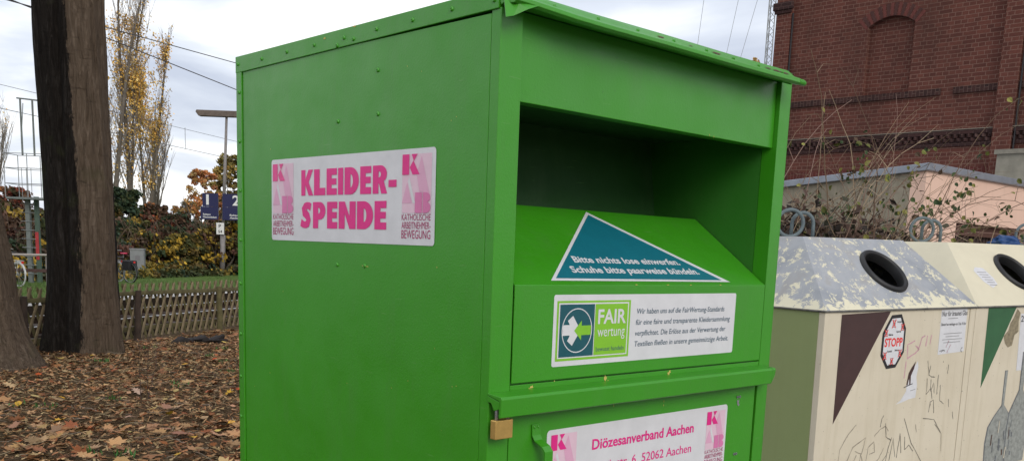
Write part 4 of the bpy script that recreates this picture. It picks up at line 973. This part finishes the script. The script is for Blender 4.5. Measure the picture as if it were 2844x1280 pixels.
def shrub(name, px, py_top, Y, w, cols, label, seed, cat='shrub', group=None, h0=0, dens=1., leaf=.13, bare=0, height=None):
    """bush whose top shows at the pixel height py_top when it stands at depth Y; crown is many leaves through its volume"""
    rnd = random.Random(seed); p = at_y(px, py_top, Y); H = height or p.z; base = Vector((p.x, Y, max(0, p.z-H))); g = empty(name, base, 0, label, cat, group)
    b = MB(); tips = []
    for k in range(5):
        a = rnd.uniform(0,6.28); branches(b, Vector((rnd.uniform(-.2,.2)*w, 0, 0)), Vector((math.cos(a)*.5, math.sin(a)*.5, 1)), .06+.02*H/3, H*.42, 2, rnd, .25, .75, tips, 2, 4)
    b.c = []; b.build('stems', POPBARK, g, smooth=True)
    lf = MB(); cl = []
    for k in range(int(80*dens*max(1, w))):
        a = rnd.uniform(0,6.28); q = rnd.random()**.5; z = H*(.08+.9*rnd.random()**.8); rr = w*(1-.65*(z/H)**1.6); cl.append(Vector((math.cos(a)*q*rr, math.sin(a)*q*rr*.6, z)))
    top = max(c.z for c in cl)
    for c in cl: c.z *= min(1.0, (H-.1)/top)
    for c in cl:
        cc = rnd.choice(cols); s_ = rnd.uniform(.12,.36)*(.6+.25*w/2)
        for q in range(44):
            e = Vector([rnd.gauss(0,1) for _ in range(3)]); e = e.normalized()*s_*rnd.random()**.4; e.z *= .75; leafquad(lf, c+e, leaf, rnd, cc if rnd.random() < .75 else rnd.choice(cols))
    lf.build('foliage', LEAF, g, fixn=False); return g
DG = [(.022,.040,.016),(.035,.055,.02),(.028,.05,.028),(.05,.06,.02)]
OL = [(.055,.06,.018),(.08,.075,.02),(.04,.05,.016),(.11,.075,.02)]
BR_ = [(.09,.05,.03),(.12,.07,.04),(.07,.045,.028),(.10,.045,.03),(.06,.05,.025)]
YL = [(.42,.27,.03),(.33,.22,.035),(.07,.07,.02),(.05,.055,.02),(.20,.15,.03)]
RD = [(.26,.06,.03),(.20,.05,.035),(.12,.05,.03),(.30,.11,.03),(.06,.05,.02)]
GRP = 'shrubs on the railway embankment'
shrub('evergreen_shrub', 345, 525, 44, 1.7, DG, 'dark evergreen shrub rising highest below the golden poplar', 31, group=GRP)
shrub('evergreen_shrub', 300, 560, 43, 1.3, DG+OL, 'dark green shrub directly right of the old trunk', 32, group=GRP)
shrub('autumn_shrub', 428, 565, 44, 1.3, RD+BR_, 'reddish brown shrub to the right of the dark evergreen one', 33, group=GRP)
shrub('autumn_shrub', 485, 592, 43, 1.3, DG+BR_, 'dark low shrub left of the blue platform signs', 34, group=GRP)
shrub('autumn_shrub', 30, 520, 46, 2.0, RD+BR_, 'red leaved shrub left of the signal structure', 35, group=GRP)
shrub('evergreen_shrub', 75, 590, 44, 2.0, DG+YL[:2], 'dark shrub with yellow leaves behind the signal ladder', 36, group=GRP)
shrub('evergreen_shrub', -30, 560, 42, 2.0, DG+OL, 'dark green shrub cut off by the left edge', 37, group=GRP)
shrub('yellow_shrub', 120, 640, 41, 1.8, YL, 'low yellow leaved shrub between signal and old trunk', 38, group=GRP)
shrub('yellow_shrub', 385, 640, 40, 1.7, OL+BR_+YL[:1], 'olive and rust shrub behind the parked bicycle', 39, group=GRP)
shrub('yellow_shrub', 505, 650, 40, 1.6, YL+OL, 'yellow and green shrub just left of the lamp post foot', 40, group=GRP)
shrub('yellow_shrub', 600, 628, 41, 1.6, YL+BR_, 'yellow leaved shrub behind the lamp post', 41, group=GRP)
shrub('yellow_shrub', 690, 600, 42, 2.2, YL+OL, 'yellowish shrub half hidden by the green box', 42, group=GRP)
ORG = [(.50,.21,.07),(.44,.17,.06),(.42,.25,.08),(.34,.14,.06),(.40,.28,.12)]
shrub('autumn_tree', 565, 470, 58, 2.0, ORG, 'orange red autumn tree behind the platform signs', 51, 'tree', dens=.75, leaf=.12)
shrub('autumn_tree', 650, 430, 60, 2.4, [(.30,.22,.06),(.38,.24,.06),(.20,.17,.05)], 'golden olive autumn tree behind the sign with the number 2', 52, 'tree', dens=1.2, leaf=.16)
shrub('autumn_tree', 520, 560, 62, 1.8, [(.26,.12,.05),(.30,.18,.06),(.12,.10,.05)], 'thin russet tree low on the horizon left of the signs', 53, 'tree', dens=.6)
poplar(-12, 600, 75, 12.5, .9, 4, .04, 'pale leafless tree far away at the left edge of the photo', 54, YEL)
at = shrub('autumn_tree', 2105, 150, 60, 1.3, [(.50,.33,.12),(.42,.26,.08)], 'pale yellow tree top peeping out behind the lattice mast', 55, 'tree', dens=.7)
# embankment mass behind the shrubs
def embankment():
    b = MB(); nt, nn = 60, 10
    vs = []
    for i in range(nt+1):
        for j in range(nn+1):
            t = -10+130*i/nt; n_ = 24.2+14*j/nn; k = min(1, j/5); z = (1.9+.5*noise.noise(Vector((t*.15,0,0))))*math.sin(k*math.pi/2)-.05; vs.append(tn(t, n_, z))
    b.add(vs, [(i*(nn+1)+j, (i+1)*(nn+1)+j, (i+1)*(nn+1)+j+1, i*(nn+1)+j+1) for i in range(nt) for j in range(nn)])
    tag(b.build('embankment', plain('brown_leafy_earth', (.055,.038,.024), .95, 0, .4, 6, .8, 12, .1), smooth=True), kind='structure')
    rnd = random.Random(77); lf = MB()
    for k in range(2000):
        t = 16+rnd.random()*36; q = rnd.random(); n_ = 22.0+7.1*q; k_ = min(1, (n_-24.2)/7); z = 1.9*math.sin(max(0,k_)*math.pi/2)+rnd.random()*.9
        z = min(z, 2.7)
        if n_ < 24.2: z = rnd.random()*(.12+.25*(n_-22))
        cols = rnd.choice([BR_,BR_,OL,DG,DG,YL,BR_]); cc = rnd.choice(cols); s_ = rnd.uniform(.15,.45)
        if z < .6: cc = rnd.choice(OL+YL+DG)
        for m_ in range(46): e = Vector([rnd.gauss(0,1) for _ in range(3)]).normalized()*s_*rnd.random()**.4; e.z *= .7; lf.add([], []); leafquad(lf, tn(t, n_, z)+e, .13, rnd, cc)
    for k in range(500):
        t = 16+rnd.random()*36; n_ = 23.9+4*rnd.random(); p = tn(t, n_, rnd.uniform(.2,1.6)); e = Vector((rnd.uniform(-.6,.6), rnd.uniform(-.6,.6), 1)); lf.tube([p, p+e*.5, p+e*.9+Vector((rnd.uniform(-.4,.4),0,0))], .008, 3, col=(.13,.09,.06), caps=False)
    tag(lf.build('undergrowth', LEAF, fixn=False), kind='stuff')
    gm = MB()
    for k in range(9000):
        t = 12+rnd.random()*40; n_ = 15.95+6.6*rnd.random(); p = tn(t+rnd.random(), n_, .02); l = rnd.uniform(.04,.12); e = Vector((rnd.uniform(-.3,.3), rnd.uniform(-.3,.3), 1))*l; s_ = TT*.012
        gm.add([p-s_, p+s_, p+e], [(0,1,2)], 0, rnd.choice([(.07,.13,.025),(.10,.17,.04),(.12,.17,.05)]))
    tag(gm.build('grass', LEAF, fixn=False), kind='stuff')
embankment()

# ------------------------------------------------------------------ LATTICE FENCE
FN = 9.35
def fence():
    g = frame('lattice_fence', 'low weathered wooden lattice fence with mossy rail running behind the old trees', 'fence'); rnd = random.Random(4)
    H = .86; sp = .172; run = .36
    front = MB(); back = MB(); t = 6.5
    while t < 34:
        for mb, off, sg in ((front, -.03, 1), (back, .0, -1)):
            j = rnd.uniform(-.012,.012); a = tn(t+j, FN+off, .03); c = tn(t+sg*run+j+rnd.uniform(-.01,.01), FN+off, H+rnd.uniform(-.012,.012)); dv = (c-a).normalized(); side = dv.cross(NN).normalized(); w = .0275+rnd.uniform(-.003,.003)
            n_ = -NN; P = []
            for q, h in ((-1,0),(-.7,.6),(0,.85),(.7,.6),(1,0)): P.append((side*q*w, n_*h*.018))
            vs = []
            for end, tip in ((a,0),(c-dv*.035,0)): vs += [end+s_+h_ for s_, h_ in P]
            tipv = c+dv*.01+n_*.006; vs.append(tipv); n5 = 5
            fs = [(k, k+1, n5+k+1, n5+k) for k in range(4)]+[(4,0,5,9)]+[(n5+k, n5+k+1, 10) for k in range(4)]+[(9,5,10),(0,1,2,3,4)]
            mb.add(vs, fs)
        t += sp
    front.build('front_slats', WOOD, g); back.build('rear_slats', WOODGR, g)
    b = MB()
    def railbar(z, hh, off, th):
        pts = [tn(6.3+i*1.0, FN+off, z+.012*math.sin(i*1.3)) for i in range(29)]
        for i in range(28):
            A, B_ = pts[i], pts[i+1]; vs = []
            for e in (A, B_): vs += [e-NN*th-Vector((0,0,hh)), e-NN*(th*1.15)+Vector((0,0,hh*.0)), e-NN*th*.8+Vector((0,0,hh)), e+NN*th+Vector((0,0,hh)), e+NN*th-Vector((0,0,hh))]
            b.add(vs, [(k,(k+1)%5,5+(k+1)%5,5+k) for k in range(5)])
    railbar(.705, .031, -.062, .014); b.build('top_rail', WOODGR, g)
    b = MB(); railbar(.16, .032, .025, .012); b.build('bottom_rail', WOODGR, g)
    b = MB(); 
    pts = [tn(6.3+i, FN-.06, .02+.01*math.sin(i*2.)) for i in range(29)]
    for i in range(9, 28, 1):
        if i in (12, 13): continue
        A, B_ = pts[i], pts[i+1]; b.add([A+Vector((0,0,-.06)), B_+Vector((0,0,-.06)), B_+Vector((0,0,.10)), A+Vector((0,0,.10)), A+NN*.02+Vector((0,0,-.06)), B_+NN*.02+Vector((0,0,-.06)), B_+NN*.02+Vector((0,0,.10)), A+NN*.02+Vector((0,0,.10))], [(0,1,2,3),(4,5,6,7),(3,2,6,7),(0,3,7,4),(1,2,6,5)])
    b.build('gravel_board', WOODGR, g)
    for i, (px, lean) in enumerate(((66,.0),(385,.05),(610,.0))):
        t_, _ = on_line(px, 850, FN-.1); m = MB(); pp = []
        for z in (-.1,.2,.5,.76): pp.append(tn(t_+lean*(.76-z)*-1.4, FN-.10, z)+Vector((.008*math.sin(z*9),0,0)))
        m.tube(pp, [.052,.048,.046,.043], 10); m.build('post', WOODDK if i < 2 else WOODGR, g, smooth=False)
    for t_ in (19.6, 22, 24.4, 26.8): m = MB(); m.tube([tn(t_,FN-.1,-.1), tn(t_,FN-.1,.76)], .046, 8); m.build('post', WOODGR, g)
fence()
# log by the fence, brambles shoots
lg = MB(); P1 = on_plane(478, 948, Vector((0,0,.08)), Vector((0,0,1))); P2 = on_plane(625, 935, Vector((0,0,.08)), Vector((0,0,1)))
pts = [P1.lerp(P2, i/7)+Vector((.0,.0,.03*math.sin(i*2.1))) for i in range(8)]; pts = [p-Vector((0,0,.03)) for p in pts]; lg.tube(pts, [.03,.075,.08,.06,.085,.07,.06,.02], 14)
for k in range(9): p_ = P1.lerp(P2, k/8.5)+Vector((0,-.08-.06*(k%3),-.03)); lg.tube([p_, p_+Vector((.16,.05*(k%2)-.02,.02))], [.02,.012], 6)
vs = []
for v in lg.v: p = Vector(v); q = noise.noise(p*7)*.05+noise.noise(p*22)*.025; vs.append(tuple(p+Vector((q,q,q*1.2))))
lg.v = vs; tag(lg.build('rotten_log', plain('rotten_black_wood', (.018,.014,.013), .9, 0, .5, 15, .8, 30, .02), smooth=True), 'rotten blackened log lying at the foot of the lattice fence', 'log')

# ------------------------------------------------------------------ PLATFORM LAMP WITH SIGNS
STEEL = plain('grey_painted_steel', (.22,.20,.19), .6, .2, .15, 9); BLUE = plain('railway_blue', (.007,.009,.065), .5, 0, .05)
lx, ly = -12.27, 40.4
lp = empty('platform_lamp', (lx, ly, 0), 0, 'tall grey platform lamp post with a long flat lamp head', 'street lamp')
b = MB(); b.tube([(-.33+.0,0,0),(-.0,0,0)][:0]+[(-.25,0,-.05),(-.20,0,1.7)], .11, 10); b.tube([(-.20,0,1.7),(.02,0,6.55)], [.075,.05], 10); b.build('post', STEEL, lp, smooth=True)
b = MB(); b.prism([(-1.22,6.66),(-1.10,6.50),(1.10,6.50),(1.22,6.66),(1.18,6.74),(-1.18,6.74)], 1, -.16, .16); b.build('lamp_head', plain('brown_grey_lamp_housing', (.13,.10,.08), .7, 0, .25, 4), lp, bevel=.015)
def sign(name, x0, x1, z0, z1, yy, num, lines, label):
    g = empty(name, (x0, yy, z0), 0, label, 'sign', 'blue platform signs on the lamp post'); w = x1-x0; h = z1-z0
    b = MB(); b.box(.08 if num == '1' else 0, w, 0, .03, h*.49, h); b.box(0, w, 0, .03, 0, h*.485); b.build('panel', BLUE, g)
    d = Decal((0,-.001,0), (1,0,0), (0,0,1), (0,-1,0), .002)
    nx = .24 if num == '1' else .42
    d.text(num, nx, nx+(.11 if num == '1' else .30), h*.56, h*.95, WHITE, 1, .02)
    for k, t in enumerate(lines): d.text(t, .10 if num == '1' else .30, .42+.25*k if num == '1' else .75+.0*k, h*.16-k*.11, h*.16-k*.11+.075, WHITE, 1, .02, ref='M')
    d.build('lettering', g)
sign('platform_sign', -13.36, -12.62, 2.32, 3.40, 40.3, '1', ('Richtung','Mönchengladbach'), 'blue platform sign with a white number 1 left of the post')
sign('platform_sign', -12.44, -11.45, 2.32, 3.40, 40.3, '2', ('Richtung','Aachen'), 'blue platform sign with a white number 2 beside the green box')
g = empty('small_plate_sign', (-12.68, 40.2, 1.72), 0, 'small white plate with a P and number fixed below the blue signs', 'sign')
b = MB(); b.box(0, .32, 0, .02, 0, .48); b.build('plate', WHITE, g)
d = Decal((0,-.001,0), (1,0,0), (0,0,1), (0,-1,0), .002); d.text('P', .10, .20, .27, .42, INKBLK, 1, .02); d.text('54', .08, .24, .06, .18, INKBLK, 1, .02); d.build('lettering', g)

# ------------------------------------------------------------------ SIGNAL WITH SERVICE BASKET
def signal():
    Y = 29; gx = -14.9; g = empty('railway_signal', (gx, Y, 0), 0, 'grey railway signal mast with a ladder and railed service basket, left of the old trunk', 'signal')
    GP = plain('grey_green_signal_paint', (.17,.19,.18), .6, .2, .15, 6); RED = plain('red_signal_stripe', (.42,.035,.04), .5); WH = WHITE
    b = MB(); b.box(.0,.13,-.06,.06,0,2.55); b.build('mast', GP, g, bevel=.01)
    b = MB(); b.box(.22,.34,.05,.15,0,2.6); b.build('rear_mast', plain('green_steel', (.07,.11,.08), .6), g)
    b = MB(); b.box(.232,.328,.028,.048,.72,1.55); b.build('red_stripe', RED, g)
    b = MB()
    for z in [k*.26+.3 for k in range(9)]: b.tube([(-.12,-.08,z),(.30,-.08,z)], .010, 6)
    b.build('rungs', METAL, g)
    b = MB(); 
    for x in (-.38,.30,.9):
        for z0, z1 in ((2.55,3.82 if x < .5 else 3.4),): 
            for yy in (-.4,.4): b.tube([(x,yy,z0),(x,yy,z1)], .012, 6)
    for z in (2.95,3.4,3.82):
        for yy in (-.4,.4): b.tube([(-.38,yy,z),(.9,yy,z)], .012, 6)
        b.tube([(-.38,-.4,z),(-.38,.4,z)], .012, 6)
    for x in (.13,.27,.41): b.tube([(x,-.4,2.55),(x,-.4,3.4)], .009, 5)
    b.build('basket_rails', METAL, g)
    b = MB(); b.box(-.38,.9,-.4,.4,2.50,2.56); b.build('basket_floor', GP, g)
    b = MB()
    for x in (-.02,.34): b.tube([(x,0,3.8),(x,0,5.42)], .028, 6)
    b.tube([(-.12,0,5.44),(.9,0,5.36)], .024, 6); b.tube([(-.02,0,4.4),(.06,0,5.3)], .012, 5); b.build('cantilever', GP, g)
    b = MB(); b.box(.60,.95,-.12,.1,4.0,5.7); b.build('signal_head', INKBLK, g, bevel=.02)
    b = MB(); b.box(.58,.80,-.1,.1,2.56,3.8); b.build('cabinet', plain('pale_green_cabinet', (.30,.36,.31), .6), g)
signal()

# ------------------------------------------------------------------ RAILING, BICYCLES, CABINET
g = empty('bike_railing', (-13.9, 27, 0), R(8), 'low metal railing with pale top bar and brown lower bar, left of the trunk', 'railing')
b = MB(); b.tube([(-.75,0,.90),(1.3,0,.93)], .032, 8); b.build('top_bar', plain('worn_pale_bar', (.36,.31,.28), .6), g)
b = MB(); b.box(-.7,1.3,-.02,.02,.43,.52); b.build('lower_bar', plain('rusty_brown_bar', (.07,.035,.03), .8), g)
for x in (-.7,.5,1.25): b = MB(); b.tube([(x,0.04,0),(x,0.04,.9)], .03, 6); b.build('post', STEEL, g)
def bicycle(loc, rz, fcol, tcol, label, saddle=None, bags=False):
    g = empty('bicycle', loc, rz, label, 'bicycle', 'bicycles parked beside the platform'); Fm = plain('bicycle_frame_paint', fcol, .35); Tm = plain('bicycle_tyre', tcol, .7); Rm = METAL; r_ = .34
    for x in (0, 1.05):
        w = empty('wheel', (x, 0, r_)); w.parent = g
        b = MB(); b.tube([(r_*math.cos(R(a)), 0, r_*math.sin(R(a))) for a in range(0,360,12)], .02, 8, closed=True); b.build('tyre', Tm, w, smooth=True)
        b = MB(); b.tube([((r_-.03)*math.cos(R(a)), 0, (r_-.03)*math.sin(R(a))) for a in range(0,360,12)], .010, 6, closed=True)
        for a in range(0,360,20): b.tube([(.02*math.cos(R(a+70)), (.02 if a%40 else -.02), .02*math.sin(R(a+70))), ((r_-.035)*math.cos(R(a)), 0, (r_-.035)*math.sin(R(a)))], .0022, 3, caps=False)
        b.tube([(0,-.05,0),(0,.05,0)], .018, 8); b.build('rim', Rm, w)
    b = MB(); bb, st, hd_, rear, fr = (.43,0,.28), (.30,0,.82), (.86,0,.86), (0,0,r_), (1.05,0,r_)
    for p, q, rr in ((bb,st,.017),(bb,(.90,0,.72),.02),(st,hd_,.017),(hd_,(.93,0,.66),.018),(rear,bb,.01),(rear,(.31,0,.74),.01),((.93,0,.66),fr,.013)): b.tube([p, q], rr, 8)
    b.build('frame', Fm, g)
    for x in (0,1.05): b = MB(); b.tube([(x+(r_+.035)*math.cos(R(a)), 0, r_+(r_+.035)*math.sin(R(a))) for a in range(30 if x == 0 else 10, 185 if x == 0 else 150, 12)], .012, 6); b.build('mudguard', Fm, g)
    b = MB(); b.tube([(.30,0,.82),(.285,0,.93)], .013, 8); b.build('seat_post', Rm, g)
    b = MB(); vs = []; prof = [(.16,.02),(.08,.025),(0,.06),(-.08,.085),(-.12,.05)]
    for x, w in prof: vs += [(.27+x,-w,.945),(.27+x,w,.945),(.27+x,w*.8,.985),(.27+x,-w*.8,.985)]
    b.add(vs, [(i*4+k,i*4+(k+1)%4,(i+1)*4+(k+1)%4,(i+1)*4+k) for i in range(4) for k in range(4)]+[(0,1,2,3),(16,17,18,19)]); b.build('saddle', plain('saddle_cover', saddle or (.02,.02,.02), .5), g, bevel=.01)
    b = MB(); b.tube([(.86,0,.86),(.84,0,1.02)], .012, 8); b.tube([(.70,-.28,1.04),(.80,-.24,1.05),(.86,-.1,1.03),(.86,.1,1.03),(.80,.24,1.05),(.70,.28,1.04)], .011, 8); b.build('handlebar', Rm, g)
    b = MB(); b.tube([(.26,-.05,.74),(-.20,-.06,.74),(-.20,.06,.74),(.26,.05,.74)], .007, 6); b.tube([(-.1,-.06,.74),(0,-.06,r_)], .006, 6); b.tube([(-.1,.06,.74),(0,.06,r_)], .006, 6); b.build('luggage_rack', Fm, g)
    b = MB(); b.tube([(.43+.09*math.cos(R(a)), -.05, .28+.09*math.sin(R(a))) for a in range(0,360,30)], .008, 5, closed=True); b.tube([(.43,-.05,.28),(.55,-.06,.16)], .009, 6); b.tube([(.43,.05,.28),(.31,.06,.40)], .009, 6); b.build('crank', Rm, g)
    b = MB(); b.box(-.235,-.215,-.03,.03,.66,.72); b.build('rear_light', INKRED, g)
    for q in (((-.17,-.06),(.06,.17)) if bags else ()): b = MB(); b.box(-.16,.14,*q,.42,.74); b.build('pannier', INKBLK, g, bevel=.02)
    return g
P = on_plane(355, 786, Vector((0,0,0)), Vector((0,0,1))); bicycle(P+Vector((.08,0,0)), R(180-28), (.03,.03,.035), (.02,.02,.02), 'dark bicycle with a pink red saddle cover and black bags, right of the old trunk', (.62,.03,.10), True)
bicycle(P+Vector((-.55,.5,0)), R(180-24), (.25,.25,.27), (.45,.45,.45), 'grey bicycle with pale tyres parked behind the dark one')
P = on_plane(68, 797, Vector((0,0,0)), Vector((0,0,1))); bicycle(P+Vector((-.15,0,0)), R(180-32), (.62,.62,.60), (.55,.55,.55), 'white bicycle with pale tyres behind the railing at the left')
P = on_plane(372, 775, Vector((0,0,0)), Vector((0,0,1))); g = empty('utility_cabinet', (-14.72,36.2,0), R(12), 'small grey utility cabinet standing behind the dark bicycle', 'cabinet')
CAB = plain('light_grey_cabinet', (.23,.24,.24), .6); b = MB(); b.box(0,.50,0,.35,0,1.02); b.build('body', CAB, g, bevel=.01); b = MB(); b.box(-.02,.52,-.02,.37,1.02,1.06); b.build('lid', CAB, g)
b = MB(); b.box(.18,.36,-.006,.0,.62,.80); b.build('label_plate', INKGREY, g)

# ------------------------------------------------------------------ OVERHEAD LINES
WIRE = plain('dark_wire', (.09,.085,.085), .7)
def zline(name, label, n_, p0, p1, rad, sag=0, ext=(-6, 60)):
    t0, z0 = on_line(*p0, n_); t1, z1 = on_line(*p1, n_); sl_ = (z1-z0)/(t1-t0); ta, tb = t0+ext[0], t1+ext[1]; pts = []
    for i in range(25): t = ta+(tb-ta)*i/24; pts.append(tn(t, n_, z0+sl_*(t-t0)))
    b = MB(); b.tube(pts, rad, 5, caps=False); return tag(b.build(name, WIRE), label, 'wire', 'overhead railway wires')
zline('overhead_wire', 'upper of the two near overhead wires crossing the sky above the lamp', 11.5, (17,0), (659,177), .009)
zline('overhead_wire', 'lower of the two near overhead wires, passing right in front of the poplar', 11.5, (298,107), (662,252), .010)
zline('overhead_wire', 'upper far overhead wire just above the lamp head level', 24, (0,235), (659,394), .008)
zline('overhead_wire', 'lower far overhead wire running down behind the lamp post', 24, (0,301), (619,436), .010)
t_, za = on_line(514, 359, 24); _, zb = on_line(514, 414, 24)
b = MB(); b.tube([tn(t_,24,za+.06), tn(t_,24,zb)], .010, 5); tag(b.build('wire_dropper', WIRE), 'thin vertical dropper joining the two far overhead wires', 'wire')

# ------------------------------------------------------------------ BRAMBLES BEHIND THE GLASS CONTAINERS
def bramble(name, seed, cpx, Y, spread, H, nst, nleaf, label, leafcols, stemcols, thick=.006, wild=1., zmin=0):
    rnd = random.Random(seed); c = at_y(cpx, 700, Y); base = Vector((c.x, Y, 0)); g = empty(name, base, 0, label, 'bramble', 'brambles behind the containers'); b = MB(); lf = MB()
    ax = Vector((.8,.6,0))
    for k in range(nst):
        u = rnd.gauss(0,1)*spread*.45; p = ax*u+Vector((0, rnd.uniform(-.4,.4), 0)); d_ = Vector((rnd.uniform(-.55,.75)*wild, rnd.uniform(-.15,.4), 1.1)); L = H*rnd.uniform(.6,1.35); n = 16; pts = [p.copy()]; g_ = rnd.uniform(.10,.30)*wild
        for i in range(n):
            p = p+d_.normalized()*(L/n); d_ = d_.normalized()+Vector((rnd.gauss(.01,.08), rnd.gauss(0,.07), -g_*(i/n)*1.7)); pts.append(p.copy())
        r_ = thick*rnd.uniform(.45,1.1); col = rnd.choice(stemcols); b.tube(pts, [r_*(1-.7*i/n) for i in range(n+1)], 4, col=col, caps=False)
        for q in range(rnd.randint(2,6)):
            i = rnd.randint(3, n); s_ = pts[i]; e = Vector((rnd.uniform(-1,1), rnd.uniform(-.6,.6), rnd.uniform(-.1,1.1))).normalized()*rnd.uniform(.10,.38); mid = s_+e*.5+Vector((rnd.uniform(-.05,.05),0,.04)); b.tube([s_, mid, s_+e], [r_*.5, r_*.35, r_*.2], 3, col=col, caps=False)
            if rnd.random() < nleaf:
                for m_ in range(rnd.randint(2,6)):
                    cc = rnd.choice(leafcols); pp = s_+e*rnd.uniform(.4,1)+Vector([rnd.gauss(0,.04) for _ in range(3)]); trif(lf, pp, rnd.uniform(.022,.052), rnd, cc)
    b.build('stems', LEAF, g, fixn=False); 
    if lf.v: lf.build('leaves', LEAF, g, fixn=False)
def trif(b, c, s, rnd, col):
    a = Vector((rnd.gauss(0,1), rnd.gauss(-.6,1), rnd.gauss(0,.7))).normalized(); u = a.orthogonal().normalized(); v = a.cross(u); k = rnd.uniform(.7,1.3); col = tuple(q*k for q in col)
    P = [(0,-.6,0),(.45,-.35,.1),(.55,.1,.18),(.3,.5,.1),(0,.85,-.1),(-.3,.5,.1),(-.55,.1,.18),(-.45,-.35,.1)]
    b.add([c+(u*x+v*y+a*z)*s for x, y, z in P]+[c], [(i,(i+1)%8,8) for i in range(8)], 0, col)
STC = [(.27,.19,.12),(.20,.13,.09),(.36,.27,.18),(.13,.08,.055),(.24,.15,.12),(.16,.11,.07)]
LFC = [(.05,.08,.025),(.035,.06,.025),(.12,.13,.03),(.08,.05,.03),(.20,.19,.05)]
bramble('bramble_bush', 61, 2260, 9.6, 1.0, 2.7, 180, .35, 'dense dry bramble bush with arching pale canes at the left, behind the first container', LFC, STC, .009)
bramble('bramble_bush', 62, 2420, 9.9, 1.1, 2.75, 190, .4, 'dry bramble tangle in the middle before the grey garage wall', LFC, STC, .008)
bramble('bramble_bush', 63, 2520, 10.6, .75, 2.6, 60, 1., 'leafier bramble reaching over the pink garage wall', LFC+[(.06,.09,.03)]*3, STC, .006)
bramble('bramble_bush', 64, 2200, 10.4, .6, 2.7, 22, .15, 'tall upright canes beside the green box corner', LFC, STC, .007, .5)
def thicket():
    rnd = random.Random(90); b = MB()
    for k in range(1100):
        u = rnd.uniform(-1.9,1.15); c = at_y(2400, 700, 10.3); p = Vector((c.x,10.3,0))+Vector((.8,.6,0))*u+Vector((0,rnd.uniform(-.5,.5),rnd.uniform(.3,1.95)-.25*max(0,u))); e = Vector((rnd.uniform(-1,1), rnd.uniform(-.6,.6), rnd.uniform(-.4,1))).normalized()*rnd.uniform(.15,.6)
        cc = rnd.choice([(.07,.04,.03),(.10,.065,.045),(.05,.035,.028),(.16,.11,.08)]); b.tube([p, p+e*.5+Vector((0,0,.04)), p+e], rnd.uniform(.002,.006), 3, col=cc, caps=False)
        for q in range(7):
            leafquad(b, p+Vector([rnd.gauss(0,.13) for _ in range(3)]), .07, rnd, rnd.choice([(.06,.035,.028),(.09,.055,.04),(.045,.035,.03),(.05,.05,.03)]))
    tag(b.build('dead_undergrowth', LEAF, fixn=False), kind='stuff')
thicket()

# ------------------------------------------------------------------ SKY AND LIGHT
SUN_EL, SUN_AZ = R(31), R(156)      # behind the camera, a little to the left
w = bpy.data.worlds.new('World'); sc.world = w; w.use_nodes = True; nt = w.node_tree; nd = nt.nodes; nd.clear(); L = nt.links.new
out = nd.new('ShaderNodeOutputWorld'); sky = nd.new('ShaderNodeTexSky'); sky.sky_type = 'NISHITA'; sky.sun_disc = False; sky.sun_elevation = SUN_EL; sky.sun_rotation = SUN_AZ; sky.air_density = 1.2
bg1 = nd.new('ShaderNodeBackground'); bg1.inputs[1].default_value = .08; L(sky.outputs[0], bg1.inputs[0])
tc = nd.new('ShaderNodeTexCoord'); sp = nd.new('ShaderNodeSeparateXYZ'); L(tc.outputs['Generated'], sp.inputs[0])
mx = nd.new('ShaderNodeMath'); mx.operation = 'MAXIMUM'; L(sp.outputs[2], mx.inputs[0]); mx.inputs[1].default_value = 0
ad = nd.new('ShaderNodeMath'); ad.operation = 'ADD'; L(mx.outputs[0], ad.inputs[0]); ad.inputs[1].default_value = .22
dvn = nd.new('ShaderNodeVectorMath'); dvn.operation = 'DIVIDE'; cb = nd.new('ShaderNodeCombineXYZ')
for k in range(3): L(ad.outputs[0], cb.inputs[k])
L(tc.outputs['Generated'], dvn.inputs[0]); L(cb.outputs[0], dvn.inputs[1])
n1 = nd.new('ShaderNodeTexNoise'); n1.inputs['Scale'].default_value = 1.15; n1.inputs['Detail'].default_value = 6; n1.inputs['Roughness'].default_value = .5; n1.inputs['Distortion'].default_value = .3; mpp = nd.new('ShaderNodeMapping'); mpp.inputs['Location'].default_value = (3.7, 1.9, 0); L(dvn.outputs[0], mpp.inputs['Vector']); L(mpp.outputs[0], n1.inputs['Vector'])
rp = nd.new('ShaderNodeValToRGB'); e = rp.color_ramp.elements; e[0].position = .38; e[0].color = (.46,.50,.60,1); e[1].position = .60; e[1].color = (1.0,1.0,1.0,1); m_ = e.new(.48); m_.color = (.62,.66,.74,1); L(n1.outputs['Fac'], rp.inputs[0])
bg2 = nd.new('ShaderNodeBackground'); bg2.inputs[1].default_value = 1.15; L(rp.outputs[0], bg2.inputs[0])
ms = nd.new('ShaderNodeMixShader'); ms.inputs[0].default_value = .90; L(bg1.outputs[0], ms.inputs[1]); L(bg2.outputs[0], ms.inputs[2]); L(ms.outputs[0], out.inputs[0])
sd = bpy.data.lights.new('sun', 'SUN'); sd.energy = 1.35; sd.angle = R(32); sd.color = (1, .94, .84); so = bpy.data.objects.new('sun', sd); COL.objects.link(so)
dirv = Vector((math.sin(SUN_AZ)*math.cos(SUN_EL), math.cos(SUN_AZ)*math.cos(SUN_EL), math.sin(SUN_EL))); so.rotation_euler = dirv.to_track_quat('Z', 'Y').to_euler()
sc.view_settings.view_transform = 'Standard'; sc.view_settings.look = 'None'; sc.view_settings.exposure = .28; sc.view_settings.gamma = 1
sc.render.resolution_x = 1024; sc.render.resolution_y = 460
sc.cycles.max_bounces = 6; sc.cycles.diffuse_bounces = 4; sc.cycles.glossy_bounces = 3; sc.cycles.use_denoising = True
